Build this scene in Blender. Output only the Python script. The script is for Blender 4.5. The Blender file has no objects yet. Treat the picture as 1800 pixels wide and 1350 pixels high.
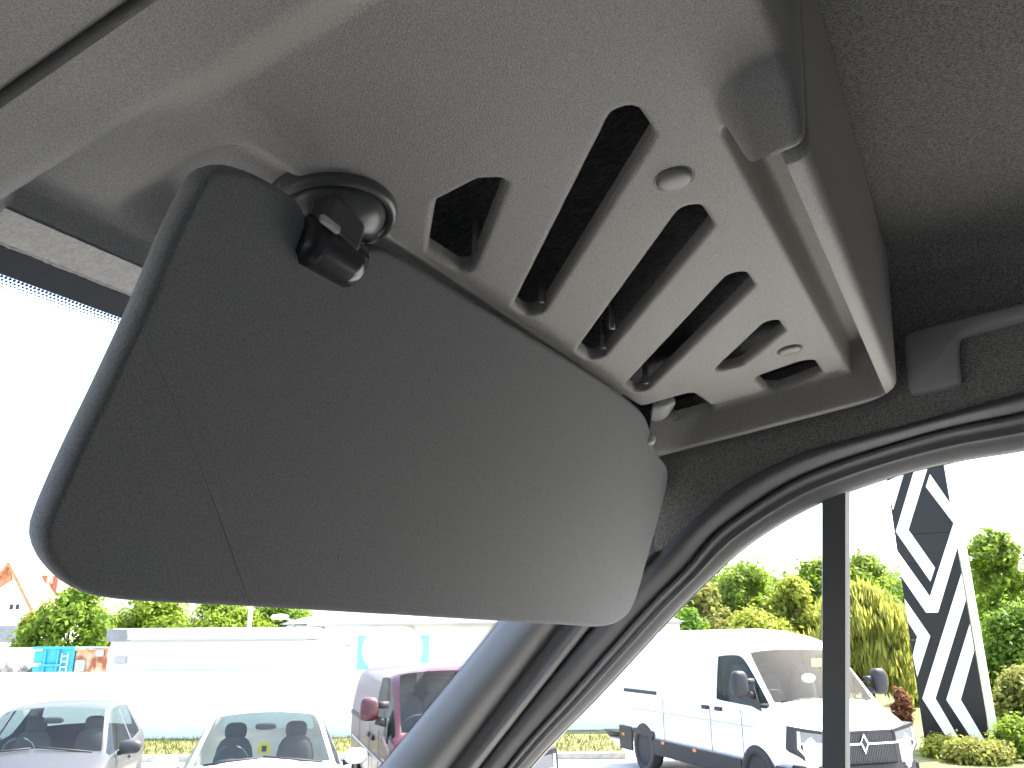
import bpy, bmesh, math, random
import numpy as np
from mathutils import Vector, Matrix
random.seed(7); rng = np.random.default_rng(7)
S = bpy.context.scene
COL = S.collection
# ------------------------------------------------------------------ camera, sky, sun, exposure
# world: X = right of the parked van, Y = its forward direction, Z up; the camera is at eye height in the cab
H = 2.2
F_PX, CX, CY = 1450.0, 900.0, 675.0
YAW, PITCH, ROLL = math.radians(61.0), math.atan(455.0/1450.0), math.radians(0.4)
fw = np.array([math.sin(YAW)*math.cos(PITCH), math.cos(YAW)*math.cos(PITCH), math.sin(PITCH)])
rt0 = np.array([math.cos(YAW), -math.sin(YAW), 0.0]); up0 = np.cross(rt0, fw)
rt = rt0*math.cos(ROLL) - up0*math.sin(ROLL); up = up0*math.cos(ROLL) + rt0*math.sin(ROLL)
C = np.array([0.0, 0.0, H])
cd = bpy.data.cameras.new('camera'); cam = bpy.data.objects.new('camera', cd); COL.objects.link(cam)
cd.sensor_width = 36.0; cd.lens = F_PX/1800.0*36.0; cd.clip_start = 0.01; cd.clip_end = 4000
m = Matrix.Identity(4)
for i in range(3):
    m[i][0], m[i][1], m[i][2], m[i][3] = rt[i], up[i], -fw[i], C[i]
cam.matrix_world = m; S.camera = cam
SUN_AZ, SUN_EL = math.radians(122.0), math.radians(56.0)      # clockwise from +Y
w = bpy.data.worlds.new('World'); S.world = w; w.use_nodes = True
nt = w.node_tree; bg = nt.nodes['Background']
sky = nt.nodes.new('ShaderNodeTexSky'); sky.sky_type = 'NISHITA'; sky.sun_disc = False
sky.sun_elevation = SUN_EL; sky.sun_rotation = SUN_AZ; sky.dust_density = 3.5; sky.air_density = 1.0; sky.ozone_density = 1.0
nt.links.new(sky.outputs[0], bg.inputs[0]); bg.inputs[1].default_value = 0.15
sl = bpy.data.lights.new('sun', 'SUN'); sl.energy = 3.2; sl.angle = math.radians(0.6); sl.color = (1, .93, .83)
so = bpy.data.objects.new('sun', sl); COL.objects.link(so); so.location = (-20, -10, 40)
sd = Vector((math.sin(SUN_AZ)*math.cos(SUN_EL), math.cos(SUN_AZ)*math.cos(SUN_EL), math.sin(SUN_EL)))
so.rotation_euler = sd.to_track_quat('Z', 'Y').to_euler()
S.view_settings.view_transform = 'Standard'; S.view_settings.look = 'None'; S.view_settings.gamma = 1.0
S.view_settings.use_curve_mapping = False
S.view_settings.exposure = 2.85
S.cycles.use_denoising = True; S.cycles.max_bounces = 10; S.cycles.diffuse_bounces = 5
S.cycles.transparent_max_bounces = 24; S.cycles.sample_clamp_indirect = 8.0

# ------------------------------------------------------------------ pixel helpers (a pixel of the 1800 x 1350 photograph gives a direction)
def ray(px, py): return fw + rt*((px-CX)/F_PX) - up*((py-CY)/F_PX)
SL = 0.1364; PH = 0.28                                        # shelf underside: z = H + PH - SL*y
def on_plane(px, py, P0, n):
    d = ray(px, py); return C + d*(((np.asarray(P0)-C)@np.asarray(n))/(d@np.asarray(n)))
def on_side(px, py, x0=1.0, k=-.2):                           # the cab side: x = x0 + k*(z-H)
    d = ray(px, py); return C + d*(x0/(d[0]-k*d[2]))
A_ = np.array([math.cos(YAW), -math.sin(YAW), 0]); B_ = np.array([math.sin(YAW), math.cos(YAW), 0])
def W(a, b, z=0.0): return A_*a + B_*b + np.array([0, 0, z])  # yard frame: a to the right, b away from the van
def yard(px, py, b):
    d = ray(px, py); return C + d*(b/(d@B_))
def zat(py, b, px=900): return float(yard(px, py, b)[2])
def aat(px, b, py=1150):
    d = ray(px, py); return float(b*(d@A_)/(d@B_))

# ------------------------------------------------------------------ materials
MATS = {}
def mat(name, col, rough=.5, metal=0., bump=None, var=None, spec=.5, coat=0., emit=None, sheen=0.):
    if name in MATS: return MATS[name]
    M = bpy.data.materials.new(name); M.use_nodes = True; t = M.node_tree; b = t.nodes['Principled BSDF']
    b.inputs['Base Color'].default_value = (*col, 1); b.inputs['Roughness'].default_value = rough
    b.inputs['Metallic'].default_value = metal; b.inputs['Specular IOR Level'].default_value = spec
    b.inputs['Coat Weight'].default_value = coat; b.inputs['Coat Roughness'].default_value = .04
    if sheen: b.inputs['Sheen Weight'].default_value = sheen
    tc = t.nodes.new('ShaderNodeTexCoord')
    if var:                                                    # (scale, amount[, detail])
        n = t.nodes.new('ShaderNodeTexNoise'); n.inputs['Scale'].default_value = var[0]; n.inputs['Detail'].default_value = var[2] if len(var) > 2 else 4
        t.links.new(tc.outputs['Object'], n.inputs['Vector'])
        mx = t.nodes.new('ShaderNodeMix'); mx.data_type = 'RGBA'
        mx.inputs[6].default_value = (*[c*(1-var[1]) for c in col], 1); mx.inputs[7].default_value = (*[min(1, c*(1+var[1])) for c in col], 1)
        r = t.nodes.new('ShaderNodeMapRange'); r.inputs[1].default_value = .3; r.inputs[2].default_value = .7
        t.links.new(n.outputs[0], r.inputs[0]); t.links.new(r.outputs[0], mx.inputs[0]); t.links.new(mx.outputs[2], b.inputs['Base Color'])
    if bump:                                                   # list of (scale, strength, distance)
        prev = None
        for sc, st, ds in bump:
            n = t.nodes.new('ShaderNodeTexNoise'); n.inputs['Scale'].default_value = sc; n.inputs['Detail'].default_value = 3
            t.links.new(tc.outputs['Object'], n.inputs['Vector'])
            bp = t.nodes.new('ShaderNodeBump'); bp.inputs['Strength'].default_value = st; bp.inputs['Distance'].default_value = ds
            t.links.new(n.outputs[0], bp.inputs['Height'])
            if prev: t.links.new(prev.outputs[0], bp.inputs['Normal'])
            prev = bp
        t.links.new(prev.outputs[0], b.inputs['Normal'])
    MATS[name] = M; return M
def glass_mat(name, tint=(1, 1, 1), refl=1.0, rough=0.0):
    if name in MATS: return MATS[name]
    M = bpy.data.materials.new(name); M.use_nodes = True; t = M.node_tree; t.nodes.clear()
    o = t.nodes.new('ShaderNodeOutputMaterial'); mx = t.nodes.new('ShaderNodeMixShader')
    tr = t.nodes.new('ShaderNodeBsdfTransparent'); tr.inputs[0].default_value = (*tint, 1)
    gl = t.nodes.new('ShaderNodeBsdfGlossy'); gl.inputs['Roughness'].default_value = rough; gl.inputs[0].default_value = (1, 1, 1, 1)
    lw = t.nodes.new('ShaderNodeLayerWeight'); lw.inputs[0].default_value = .5     # Schlick: .06 + .94*(1-cos)^5, the same from both sides
    pw = t.nodes.new('ShaderNodeMath'); pw.operation = 'POWER'; pw.inputs[1].default_value = 5.0; t.links.new(lw.outputs['Facing'], pw.inputs[0])
    fr = t.nodes.new('ShaderNodeMath'); fr.operation = 'MULTIPLY_ADD'; fr.inputs[1].default_value = .94*refl; fr.inputs[2].default_value = .06*refl; t.links.new(pw.outputs[0], fr.inputs[0])
    t.links.new(fr.outputs[0], mx.inputs[0]); t.links.new(tr.outputs[0], mx.inputs[1]); t.links.new(gl.outputs[0], mx.inputs[2]); t.links.new(mx.outputs[0], o.inputs[0])
    MATS[name] = M; return M
def leaf_mat(name, c1, c2, trans=.5):
    M = bpy.data.materials.new(name); M.use_nodes = True; t = M.node_tree; b = t.nodes['Principled BSDF']; o = t.nodes['Material Output']
    g = t.nodes.new('ShaderNodeNewGeometry'); mx = t.nodes.new('ShaderNodeMix'); mx.data_type = 'RGBA'
    mx.inputs[6].default_value = (*c1, 1); mx.inputs[7].default_value = (*c2, 1)
    t.links.new(g.outputs['Random Per Island'], mx.inputs[0]); t.links.new(mx.outputs[2], b.inputs['Base Color']); b.inputs['Roughness'].default_value = .6; b.inputs['Specular IOR Level'].default_value = .15
    tl = t.nodes.new('ShaderNodeBsdfTranslucent'); t.links.new(mx.outputs[2], tl.inputs[0])
    ms = t.nodes.new('ShaderNodeMixShader'); ms.inputs[0].default_value = trans
    t.links.new(b.outputs[0], ms.inputs[1]); t.links.new(tl.outputs[0], ms.inputs[2]); t.links.new(ms.outputs[0], o.inputs[0])
    MATS[name] = M; return M
def felt_mat(name, c1, c2, scale=2000, bump=.6):
    M = bpy.data.materials.new(name); M.use_nodes = True; t = M.node_tree; b = t.nodes['Principled BSDF']
    tc = t.nodes.new('ShaderNodeTexCoord'); mp = t.nodes.new('ShaderNodeMapping'); mp.inputs['Scale'].default_value = (1, .45, 1); mp.inputs['Rotation'].default_value = (.2, .3, .6)
    t.links.new(tc.outputs['Object'], mp.inputs[0])
    n = t.nodes.new('ShaderNodeTexNoise'); n.inputs['Scale'].default_value = scale; n.inputs['Detail'].default_value = 4; n.inputs['Roughness'].default_value = .7
    n2 = t.nodes.new('ShaderNodeTexNoise'); n2.inputs['Scale'].default_value = scale*.45; n2.inputs['Detail'].default_value = 3
    t.links.new(mp.outputs[0], n.inputs['Vector']); t.links.new(mp.outputs[0], n2.inputs['Vector'])
    ad = t.nodes.new('ShaderNodeMath'); ad.operation = 'MULTIPLY_ADD'; ad.inputs[1].default_value = .5; t.links.new(n2.outputs[0], ad.inputs[0]); t.links.new(n.outputs[0], ad.inputs[2])
    r = t.nodes.new('ShaderNodeMapRange'); r.inputs[1].default_value = .62; r.inputs[2].default_value = .92; t.links.new(ad.outputs[0], r.inputs[0])
    mx = t.nodes.new('ShaderNodeMix'); mx.data_type = 'RGBA'; mx.inputs[6].default_value = (*c1, 1); mx.inputs[7].default_value = (*c2, 1)
    t.links.new(r.outputs[0], mx.inputs[0]); t.links.new(mx.outputs[2], b.inputs['Base Color'])
    b.inputs['Roughness'].default_value = .95; b.inputs['Specular IOR Level'].default_value = .1; b.inputs['Sheen Weight'].default_value = .15
    bp = t.nodes.new('ShaderNodeBump'); bp.inputs['Strength'].default_value = bump; bp.inputs['Distance'].default_value = .0015
    t.links.new(n.outputs[0], bp.inputs['Height']); t.links.new(bp.outputs[0], b.inputs['Normal'])
    MATS[name] = M; return M

PANEL = mat('grained_plastic', (.335, .320, .298), .5, bump=[(1100, .5, .0008)], var=(1300, .30, 2), spec=.35)
TRIM = mat('pillar_plastic', (.19, .188, .185), .68, bump=[(1400, .3, .0005)], spec=.4)
VISOR = mat('visor_fabric', (.205, .208, .212), .85, bump=[(1300, .6, .0008)], var=(1100, .2, 2), spec=.25, sheen=.1)
FELT = felt_mat('headliner_felt', (.10, .098, .094), (.52, .505, .475))
FELT_LIT = felt_mat('lit_header_felt', (.55, .53, .49), (.74, .71, .65), 700, .3)  # paler copy of the headliner felt: windscreen light put into the colour
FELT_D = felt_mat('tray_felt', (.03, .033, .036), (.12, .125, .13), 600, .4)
BLACKP = mat('black_gloss_plastic', (.035, .036, .04), .22, spec=.6, bump=[(600, .04, .0005)])
DARKP = mat('dark_plastic', (.05, .052, .055), .45, bump=[(900, .2, .0005)])
RUBBER = mat('seal_rubber', (.15, .152, .154), .75, spec=.2, bump=[(250, .12, .001)])  # dark rubber, its colour raised to carry the window glare
FRAMEP = mat('door_frame_paint', (.16, .162, .164), .65, spec=.25, bump=[(120, .08, .001)])  # glare beside the window is lifted into this base colour
CAPM = mat('screw_cap_plastic', (.24, .235, .225), .42, spec=.5, bump=[(900, .15, .0005)])
FRIT = mat('black_frit_veiled', (.13, .134, .142), .5)  # black print, greyed in its colour by a veil of glare
LIGHTP = mat('pale_plastic', (.5, .5, .48), .45)
WGLASS = glass_mat('clear_glass', (.93, .95, .94), .5)

# ------------------------------------------------------------------ object helpers
def link(o, parent=None):
    COL.objects.link(o)
    if parent is not None: o.parent = parent
    return o
def tag(o, label, cat, group=None, kind=None):
    if label: o['label'] = label
    if cat: o['category'] = cat
    if group: o['group'] = group
    if kind: o['kind'] = kind
    return o
def thing(name, loc, label, cat, rz=0., group=None):
    o = bpy.data.objects.new(name, None); o.empty_display_size = .1; COL.objects.link(o)
    o.location = tuple(float(c) for c in loc); o.rotation_euler = (0, 0, rz)
    return tag(o, label, cat, group)
def mesh(name, vs, fs, M, parent=None, smooth=True, world=True, recalc=True, sub=0, solid=0., bev=0.):
    """world=True: vertices in world metres (the parent's location is taken off; only for unrotated parents)"""
    vs = np.asarray(vs, float)
    if parent is not None and world: vs = vs - np.array(parent.location)
    me = bpy.data.meshes.new(name); me.from_pydata(vs.tolist(), [], [tuple(int(i) for i in f) for f in fs]); me.update()
    if recalc:
        b = bmesh.new(); b.from_mesh(me); bmesh.ops.recalc_face_normals(b, faces=b.faces); b.to_mesh(me); b.free()
    if smooth: me.polygons.foreach_set('use_smooth', [True]*len(me.polygons))
    me.materials.append(M)
    o = bpy.data.objects.new(name, me); link(o, parent)
    if solid:
        md = o.modifiers.new('s', 'SOLIDIFY'); md.thickness = solid; md.offset = 0
    if bev:
        md = o.modifiers.new('b', 'BEVEL'); md.width = bev; md.segments = 2; md.limit_method = 'ANGLE'
    if sub:
        md = o.modifiers.new('u', 'SUBSURF'); md.levels = sub; md.render_levels = sub
    return o
def grid_faces(nu, nv, closed_u=False):
    return [(i*nv+j, ((i+1) % nu)*nv+j, ((i+1) % nu)*nv+j+1, i*nv+j+1) for i in range(nu if closed_u else nu-1) for j in range(nv-1)]
def box_vf(c, s):
    x, y, z = c; a, b, d = s[0]/2, s[1]/2, s[2]/2
    v = [(x+i*a, y+j*b, z+k*d) for i in (-1, 1) for j in (-1, 1) for k in (-1, 1)]
    return v, [(0, 1, 3, 2), (4, 6, 7, 5), (0, 4, 5, 1), (2, 3, 7, 6), (0, 2, 6, 4), (1, 5, 7, 3)]
def box(name, c, s, M, parent=None, bev=.01, world=True, rot=None):
    v, f = box_vf((0, 0, 0), s); v = np.array(v)
    if rot is not None: v = v @ np.array(Matrix.Rotation(rot[0], 3, rot[1])).T
    return mesh(name, v+np.array(c), f, M, parent, smooth=False, world=world, bev=bev)
def catmull(P, n, closed=False):
    P = np.asarray(P, float); N = len(P); out = []
    seg = N if closed else N-1
    for i in range(seg):
        g = lambda k: P[k % N] if closed else P[min(max(k, 0), N-1)]
        p0, p1, p2, p3 = g(i-1), g(i), g(i+1), g(i+2)
        for t in np.linspace(0, 1, n, endpoint=False):
            out.append(.5*((2*p1)+(p2-p0)*t+(2*p0-5*p1+4*p2-p3)*t*t+(3*p1-p0-3*p2+p3)*t**3))
    if not closed: out.append(P[-1])
    return np.array(out)
def resample(P, n):
    P = np.asarray(P, float); d = np.r_[0, np.cumsum(np.linalg.norm(np.diff(P, axis=0), axis=1))]
    t = np.linspace(0, d[-1], n); return np.stack([np.interp(t, d, P[:, k]) for k in range(P.shape[1])], 1)
def tube_vf(P, r, seg=8, cap=True):
    P = np.asarray(P, float); n = len(P); T = np.gradient(P, axis=0); vs = []
    ref = np.array([0, 0, 1.]) if abs(T[0][2]) < .9*np.linalg.norm(T[0]) else np.array([1., 0, 0])
    rr = r if hasattr(r, '__len__') else [r]*n
    for p, t, q in zip(P, T, rr):
        t = t/np.linalg.norm(t); u = np.cross(t, ref); u /= np.linalg.norm(u); v = np.cross(u, t)
        for k in range(seg):
            a = 2*math.pi*k/seg; vs.append(p+q*(u*math.cos(a)+v*math.sin(a)))
    fs = [(i*seg+k, i*seg+(k+1) % seg, (i+1)*seg+(k+1) % seg, (i+1)*seg+k) for i in range(n-1) for k in range(seg)]
    if cap: fs += [tuple(range(seg))[::-1], tuple((n-1)*seg+k for k in range(seg))]
    return vs, fs
def tube(name, P, r, M, parent=None, seg=8, world=True):
    v, f = tube_vf(P, r, seg); return mesh(name, v, f, M, parent, world=world)
def lathe_vf(prof, seg=32):
    vs = [(r*math.cos(2*math.pi*k/seg), r*math.sin(2*math.pi*k/seg), z) for r, z in prof for k in range(seg)]
    n = len(prof); fs = [(i*seg+k, i*seg+(k+1) % seg, (i+1)*seg+(k+1) % seg, (i+1)*seg+k) for i in range(n-1) for k in range(seg)]
    fs += [tuple(range(seg)), tuple((n-1)*seg+k for k in range(seg))]
    return vs, fs
def join(parts):
    V, Fc = [], []
    for v, f in parts:
        k = len(V); V += [tuple(p) for p in v]; Fc += [tuple(i+k for i in q) for q in f]
    return V, Fc
def sm(t):
    t = np.clip(t, 0, 1); return t*t*(3-2*t)
def shelf_z(x, y, d=0.): return H + PH - SL*y - d

# ================================================================== THE CAB
# ------------------------------------------------------------------ headliner (ceiling felt): roof, rounded edge, side down to the door seal
SEAL_PX = [(640, 1620), (840, 1350), (940, 1222), (1000, 1150), (1045, 1098), (1105, 1028), (1180, 950), (1240, 897), (1300, 850), (1400, 800), (1500, 770), (1600, 745), (1800, 690), (2000, 640), (2300, 575)]
SEAL = np.array([on_side(*p, .99) for p in catmull(SEAL_PX, 6)])
sy, sz = SEAL[::-1, 1], SEAL[::-1, 2]
ys = np.r_[np.linspace(-1.3, -.1, 20, endpoint=False), np.linspace(-.1, .34, 56)]
ROOF = .40
vs = []
NV = 46
for y in ys:
    zl = np.interp(y, sy, sz) - H
    prof = [(.99-.2*z, z) for z in np.linspace(zl, .31, 14)]
    x1, z1 = prof[-1]
    prof += [(x1-.085*(1-math.cos(a)), z1+(ROOF-z1)*math.sin(a)) for a in np.linspace(0, math.pi/2, 13)[1:]]
    x2 = prof[-1][0]
    prof += [(x, ROOF+.012*(1-(x/x2)**2)) for x in np.linspace(x2, -.80, 21)[1:]]
    vs += [(x, y, H+z) for x, z in prof]
    NV = len(prof)
hl = mesh('ceiling', vs, grid_faces(len(ys), NV), FELT); hl['kind'] = 'structure'
# roof skin above everything, from the bulkhead to the windscreen header
rv = []; rys = [-1.35, -.6, 0, .2, .33, .42, .475]; rzs = [.47, .47, .465, .44, .38, .30, .236]
for y, z in zip(rys, rzs): rv += [(x, y - .11*max(0, (abs(x-.1)-.25)/.65)**2*(1 if y > .3 else 0), H+z-.05*abs((x-.1)/.9)**4) for x in np.linspace(-.78, .98, 23)]
shell = thing('van_cab', (.1, -.3, H-1.55), 'grey interior shell of the van cab around the sun visor', 'van cab')
mesh('roof_skin', rv, grid_faces(len(rys), 23), DARKP, shell)
# parts of the cab below and behind the camera
LIN = mat('cab_lining', (.075, .075, .075), .8)
mesh('bulkhead', *box_vf((.1, -1.33, H-.55), (1.9, .04, 2.0)), mat('pale_bounce_lining', (.55, .54, .52), .8), shell, smooth=False)  # unseen bulkhead, made pale to bounce window light onto the visor
mesh('cab_floor', *box_vf((.1, -.2, H-1.52), (1.9, 2.4, .05)), LIN, shell, smooth=False)
mesh('dashboard', [(x, y, H+z) for x in (-.83, 1.08) for y, z in [(.55, -1.4), (.62, -.85), (.72, -.70), (1.0, -.66), (1.42, -.80), (1.42, -1.4)]],
     [(0, 1, 2, 3, 4, 5)[::-1], (6, 7, 8, 9, 10, 11)]+[(i, (i+1) % 6, 6+(i+1) % 6, 6+i) for i in range(6)], LIN, shell, smooth=False)
for sx, xx in ((-1, -.9), (1, 1.12)):
    mesh('door_card', *box_vf((xx, -.2, H-.97), (.05, 2.3, 1.05)), LIN, shell, smooth=False)
    mesh('light_cut_pillar', *box_vf((xx - .08*sx, -.74, H-.1), (.05, 1.20, 1.0)), LIN, shell, smooth=False)  # unseen pillars, widened forward to cut light through the side window
mesh('window_block_panel', *box_vf((-.86, -.45, H-.05), (.04, 1.75, .95)), mat('pale_bounce_lining', (.55, .54, .52), .8), shell, smooth=False)  # unseen panel added over the driver's window: blocks daylight, bounces some fill
mesh('bonnet', [(x, y, H+z-.06*abs((x-.1)/.95)**3) for y, z in [(1.40, -.80), (1.6, -.83), (1.9, -.92), (2.15, -1.05), (2.25, -1.3)] for x in np.linspace(-.82, 1.02, 9)], grid_faces(5, 9), mat('bounce_white_bonnet', (.75, .75, .73), .4), shell)  # unseen bonnet added for the light, white to bounce it onto the console
mesh('roof_rail', [(-.80, -1.3, H+.41), (-.80, .42, H+.36), (-.83, -1.3, H+.2), (-.83, .36, H+.19)], [(0, 1, 3, 2)], LIN, shell, solid=.03)
mesh('windscreen_pillar', [(-.78, .36, H+.24), (-.72, .42, H+.24), (-.86, 1.25, H-.75), (-.80, 1.35, H-.75)], [(0, 1, 3, 2)], LIN, shell, solid=.05)

# ------------------------------------------------------------------ windscreen with its printed black edge
def hdr_y(x): return .475 - .115*np.clip((abs(x-.1)-.22)/.61, 0, 2)**2
def wind(x, s): return (x, hdr_y(x)+s*.68, H+.2145+.004*((x-.1)/.83)**2 - s*.733)
ws = thing('windscreen', wind(.1, 1.2), 'curved windscreen glass with black dotted edge above the sun visor', 'windscreen')
xs = np.linspace(-.74, .945, 40)
mesh('glass_pane', [wind(x, s) for x in xs for s in np.linspace(-.01, 1.3, 12)], grid_faces(40, 12), WGLASS, ws)
def wind_in(x, s, d=.003): p = wind(x, s); return (p[0], p[1]-.733*d, p[2]-.68*d)
mesh('black_edge_band', [wind_in(x, s) for x in np.linspace(-.7, .93, 60) for s in (-.02, .0055)], grid_faces(60, 2), FRIT, ws)
# dots: rows of shrinking dots below the band
def dots(name, fn, n, rows, pitch):
    V, Fc = [], []
    for r in range(rows):
        rad = (1.9, 1.55, 1.2, .85)[r]*.001*.56
        for k in range(n):
            c0 = len(V); u = (k+.5*(r % 2))*pitch
            for a in range(6): V.append(fn(u, r*pitch*.8, rad*math.cos(a*math.pi/3), rad*math.sin(a*math.pi/3)))
            Fc.append(tuple(range(c0, c0+6)))
    o = mesh(name, V, Fc, FRIT, ws, smooth=False); o['kind'] = 'stuff'; return o
dots('edge_dots', lambda u, v, a, b: wind_in(-.1+u+a, .0055+.0010+v+b), 260, 4, .0025)

# ------------------------------------------------------------------ right windscreen pillar trim, seal, door frame, glass
def px_curve(P, n, fn):
    Q = resample(catmull(P, 8), n); return np.array([fn(*q) for q in Q])
NP = 44
P0 = px_curve([(1140, 745), (1010, 915), (870, 1100), (667, 1350), (440, 1630)], NP, lambda x, y: on_side(x, y, .93, 0))
P0b = px_curve([(1150, 760), (1018, 925), (884, 1103), (681, 1350), (455, 1630)], NP, lambda x, y: on_side(x, y, .917, 0))
P1 = px_curve([(1150, 830), (1050, 955), (925, 1105), (720, 1350), (500, 1625)], NP, lambda x, y: on_side(x, y, .914, -.02))
P1b = px_curve([(1160, 850), (1085, 950), (960, 1104), (762, 1350), (545, 1625)], NP, lambda x, y: on_side(x, y, .93, -.03))
P2 = px_curve([(1170, 860), (1108, 952), (985, 1102), (795, 1350), (580, 1622)], NP, lambda x, y: on_side(x, y, .967, -.1))
P2b = px_curve([(1175, 870), (1118, 952), (1000, 1102), (808, 1350), (595, 1621)], NP, lambda x, y: on_side(x, y, .968, -.12))
P3 = px_curve([(1180, 880), (1140, 950), (1018, 1101), (824, 1350), (610, 1621)], NP, lambda x, y: on_side(x, y, .955, -.15))
P3b = px_curve([(1190, 900), (1160, 950), (1034, 1100), (836, 1350), (625, 1620)], NP, lambda x, y: on_side(x, y, .965, -.18))
P4 = px_curve([(1200, 915), (1180, 950), (1045, 1098), (846, 1350), (640, 1620)], NP, lambda x, y: on_side(x, y, .988, -.2))
rows = [P0, P0b, P1, P1b, P2, P2b, P3, P3b, P4]
def cut(c):                                                   # the trim ends where the felt begins
    return c[c[:, 2] < H+.118 - .25*(c[:, 1]-.3)]
rows = [resample(np.vstack([c[0:0], cut(c)]) if i > 3 else c, NP) for i, c in enumerate(rows)]
pv = np.stack(rows, 1)                                        # NP x rows x 3
pil = thing('pillar_trim', rows[4][-1], 'grey plastic trim on the slanting pillar between windscreen and side window', 'pillar trim')
def loft(name, rows, M, parent, n_in=5, solid=0.):
    R = np.stack(rows, 1); out = np.array([catmull(r, n_in) for r in R])
    return mesh(name, out.reshape(-1, 3), grid_faces(out.shape[0], out.shape[1]), M, parent, solid=solid)
loft('pillar_cover', rows[:5], TRIM, pil); loft('side_strip', rows[4:], TRIM, pil)
back = [rows[0]+np.array([.02, .004, 0]), rows[0]*.5+rows[8]*.5+np.array([.05, .03, .01]), rows[8]+np.array([.02, .012, 0])]
loft('pillar_core', back, DARKP, pil, 3)
dn = np.diff(P0, axis=0); dl = np.linalg.norm(dn, axis=1); L0 = dl.sum(); cum = np.r_[0, np.cumsum(dl)]
def pdot(u, v, a, b):
    t = u+a; p = np.array([np.interp(t, cum, P0[:, k]) for k in range(3)]); q = -(v+b+.001)
    return (p[0]+q, p[1]+.35*-q*-.25, p[2]) if False else (p[0]+q, p[1]-q*.18, p[2])
dots('edge_dots', pdot, int(L0/.0026)-2, 3, .0026)

S1_PX = [(690, 1620), (890, 1350), (1000, 1224), (1075, 1138), (1148, 1057), (1207, 998), (1252, 943), (1304, 902), (1385, 850), (1460, 817), (1540, 790), (1660, 755), (1800, 726), (2000, 680), (2300, 612)]
S3_PX = [(720, 1600), (930, 1350), (1050, 1225), (1120, 1150), (1185, 1080), (1240, 1025), (1300, 970), (1365, 925), (1440, 885), (1520, 855), (1600, 830), (1700, 808), (1800, 792), (2000, 755), (2300, 700)]
ND = 90
mixpx = lambda P, Q, t, n=ND: resample(catmull(P, 8), n)*(1-t)+resample(catmull(Q, 8), n)*t
def sidec(px, x0): return np.array([on_side(p[0], p[1], x0) for p in px])
door = thing('side_door', (1.1, .2, H-1.5), 'right-hand cab door frame with black rubber seal and side window', 'van door')
seal_rows = [sidec(mixpx(SEAL_PX, S1_PX, -.10), 1.004), sidec(mixpx(SEAL_PX, S1_PX, .02), .985), sidec(mixpx(SEAL_PX, S1_PX, .22), .976), sidec(mixpx(SEAL_PX, S1_PX, .48), .979), sidec(mixpx(SEAL_PX, S1_PX, .75), .99), sidec(mixpx(SEAL_PX, S1_PX, .93), 1.000), sidec(mixpx(SEAL_PX, S1_PX, .99), 1.008)]
loft('rubber_seal', seal_rows, RUBBER, door, 4)
fr_rows = [sidec(mixpx(S1_PX, S3_PX, t), x) for t, x in ((-.05, 1.010), (.03, 1.000), (.12, .998), (.22, 1.002), (.34, 1.008), (.5, 1.0075), (.57, 1.011), (.8, 1.018), (.97, 1.027), (1.0, 1.042))]
loft('window_frame', fr_rows, FRAMEP, door, 4)
outer = [fr_rows[0]+np.array([.03, .01, .01]), fr_rows[5]+np.array([.05, 0, 0]), fr_rows[-1]+np.array([.005, 0, 0])]
loft('outer_frame', outer, DARKP, door, 3)
gl = sidec(mixpx(S1_PX, S3_PX, .95), 1.04)
gb = gl.copy(); gb[:, 2] = H-.46; gb[:, 0] = 1.04+.2*.46
mesh('window_glass', np.stack([gl, gb], 1).reshape(-1, 3), grid_faces(len(gl), 2), WGLASS, door)
# upright divider bar of the side window
bl, br = [on_side(1441, 872, 1.03), on_side(1441, 1360, 1.03)], [on_side(1491, 848, 1.03), on_side(1491, 1360, 1.03)]
bars = []
for top, bot, dx in ((bl[0], bl[1], .014), (bl[0]+np.array([0, -.003, 0]), bl[1]+np.array([0, -.003, 0]), 0), (br[0]+np.array([0, .003, 0]), br[1]+np.array([0, .003, 0]), 0), (br[0], br[1], .014)):
    d = (bot-top); bars.append([top+np.array([dx, 0, .0])+d*t for t in (-.06, 0, .5, 1, 1.9)])
bars = np.array(bars).transpose(1, 0, 2)
mesh('window_divider', bars.reshape(-1, 3), grid_faces(5, 4)+[(0, 1, 2, 3), (16, 17, 18, 19)]+[(i*4+3, i*4, (i+1)*4, (i+1)*4+3) for i in range(4)], mat('divider_plastic', (.08, .082, .084), .5), door, smooth=False)  # bar colour lightened to stand for the glare around it

# ------------------------------------------------------------------ overhead shelf: a moulded panel with diagonal slots
def poly_sdf(X, Y, poly, r=.0):
    P = np.array(poly); n = len(P); d = np.full(X.shape, 1e9); inside = np.zeros(X.shape, bool)
    for i in range(n):
        a, b = P[i], P[(i+1) % n]; e = b-a
        t = np.clip(((X-a[0])*e[0]+(Y-a[1])*e[1])/(e@e), 0, 1)
        d = np.minimum(d, np.hypot(X-a[0]-t*e[0], Y-a[1]-t*e[1]))
        c = ((a[1] > Y) != (b[1] > Y)); xx = a[0]+(Y-a[1])*e[0]/(e[1] if abs(e[1]) > 1e-9 else 1e-9)
        inside ^= c & (X < xx)
    return np.where(inside, -d, d) - r
def inset(poly, r):
    P = np.array(poly, float); n = len(P); out = []
    area = sum(P[i][0]*P[(i+1) % n][1]-P[(i+1) % n][0]*P[i][1] for i in range(n)); sg = 1 if area > 0 else -1
    for i in range(n):
        a, b, c = P[i-1], P[i], P[(i+1) % n]
        e1 = (b-a)/np.linalg.norm(b-a); e2 = (c-b)/np.linalg.norm(c-b)
        n1 = sg*np.array([-e1[1], e1[0]]); n2 = sg*np.array([-e2[1], e2[0]])
        k = n1+n2; k = k/(k@n1) if abs(k@n1) > 1e-6 else n1
        out.append(b+k*r)
    return out
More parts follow.
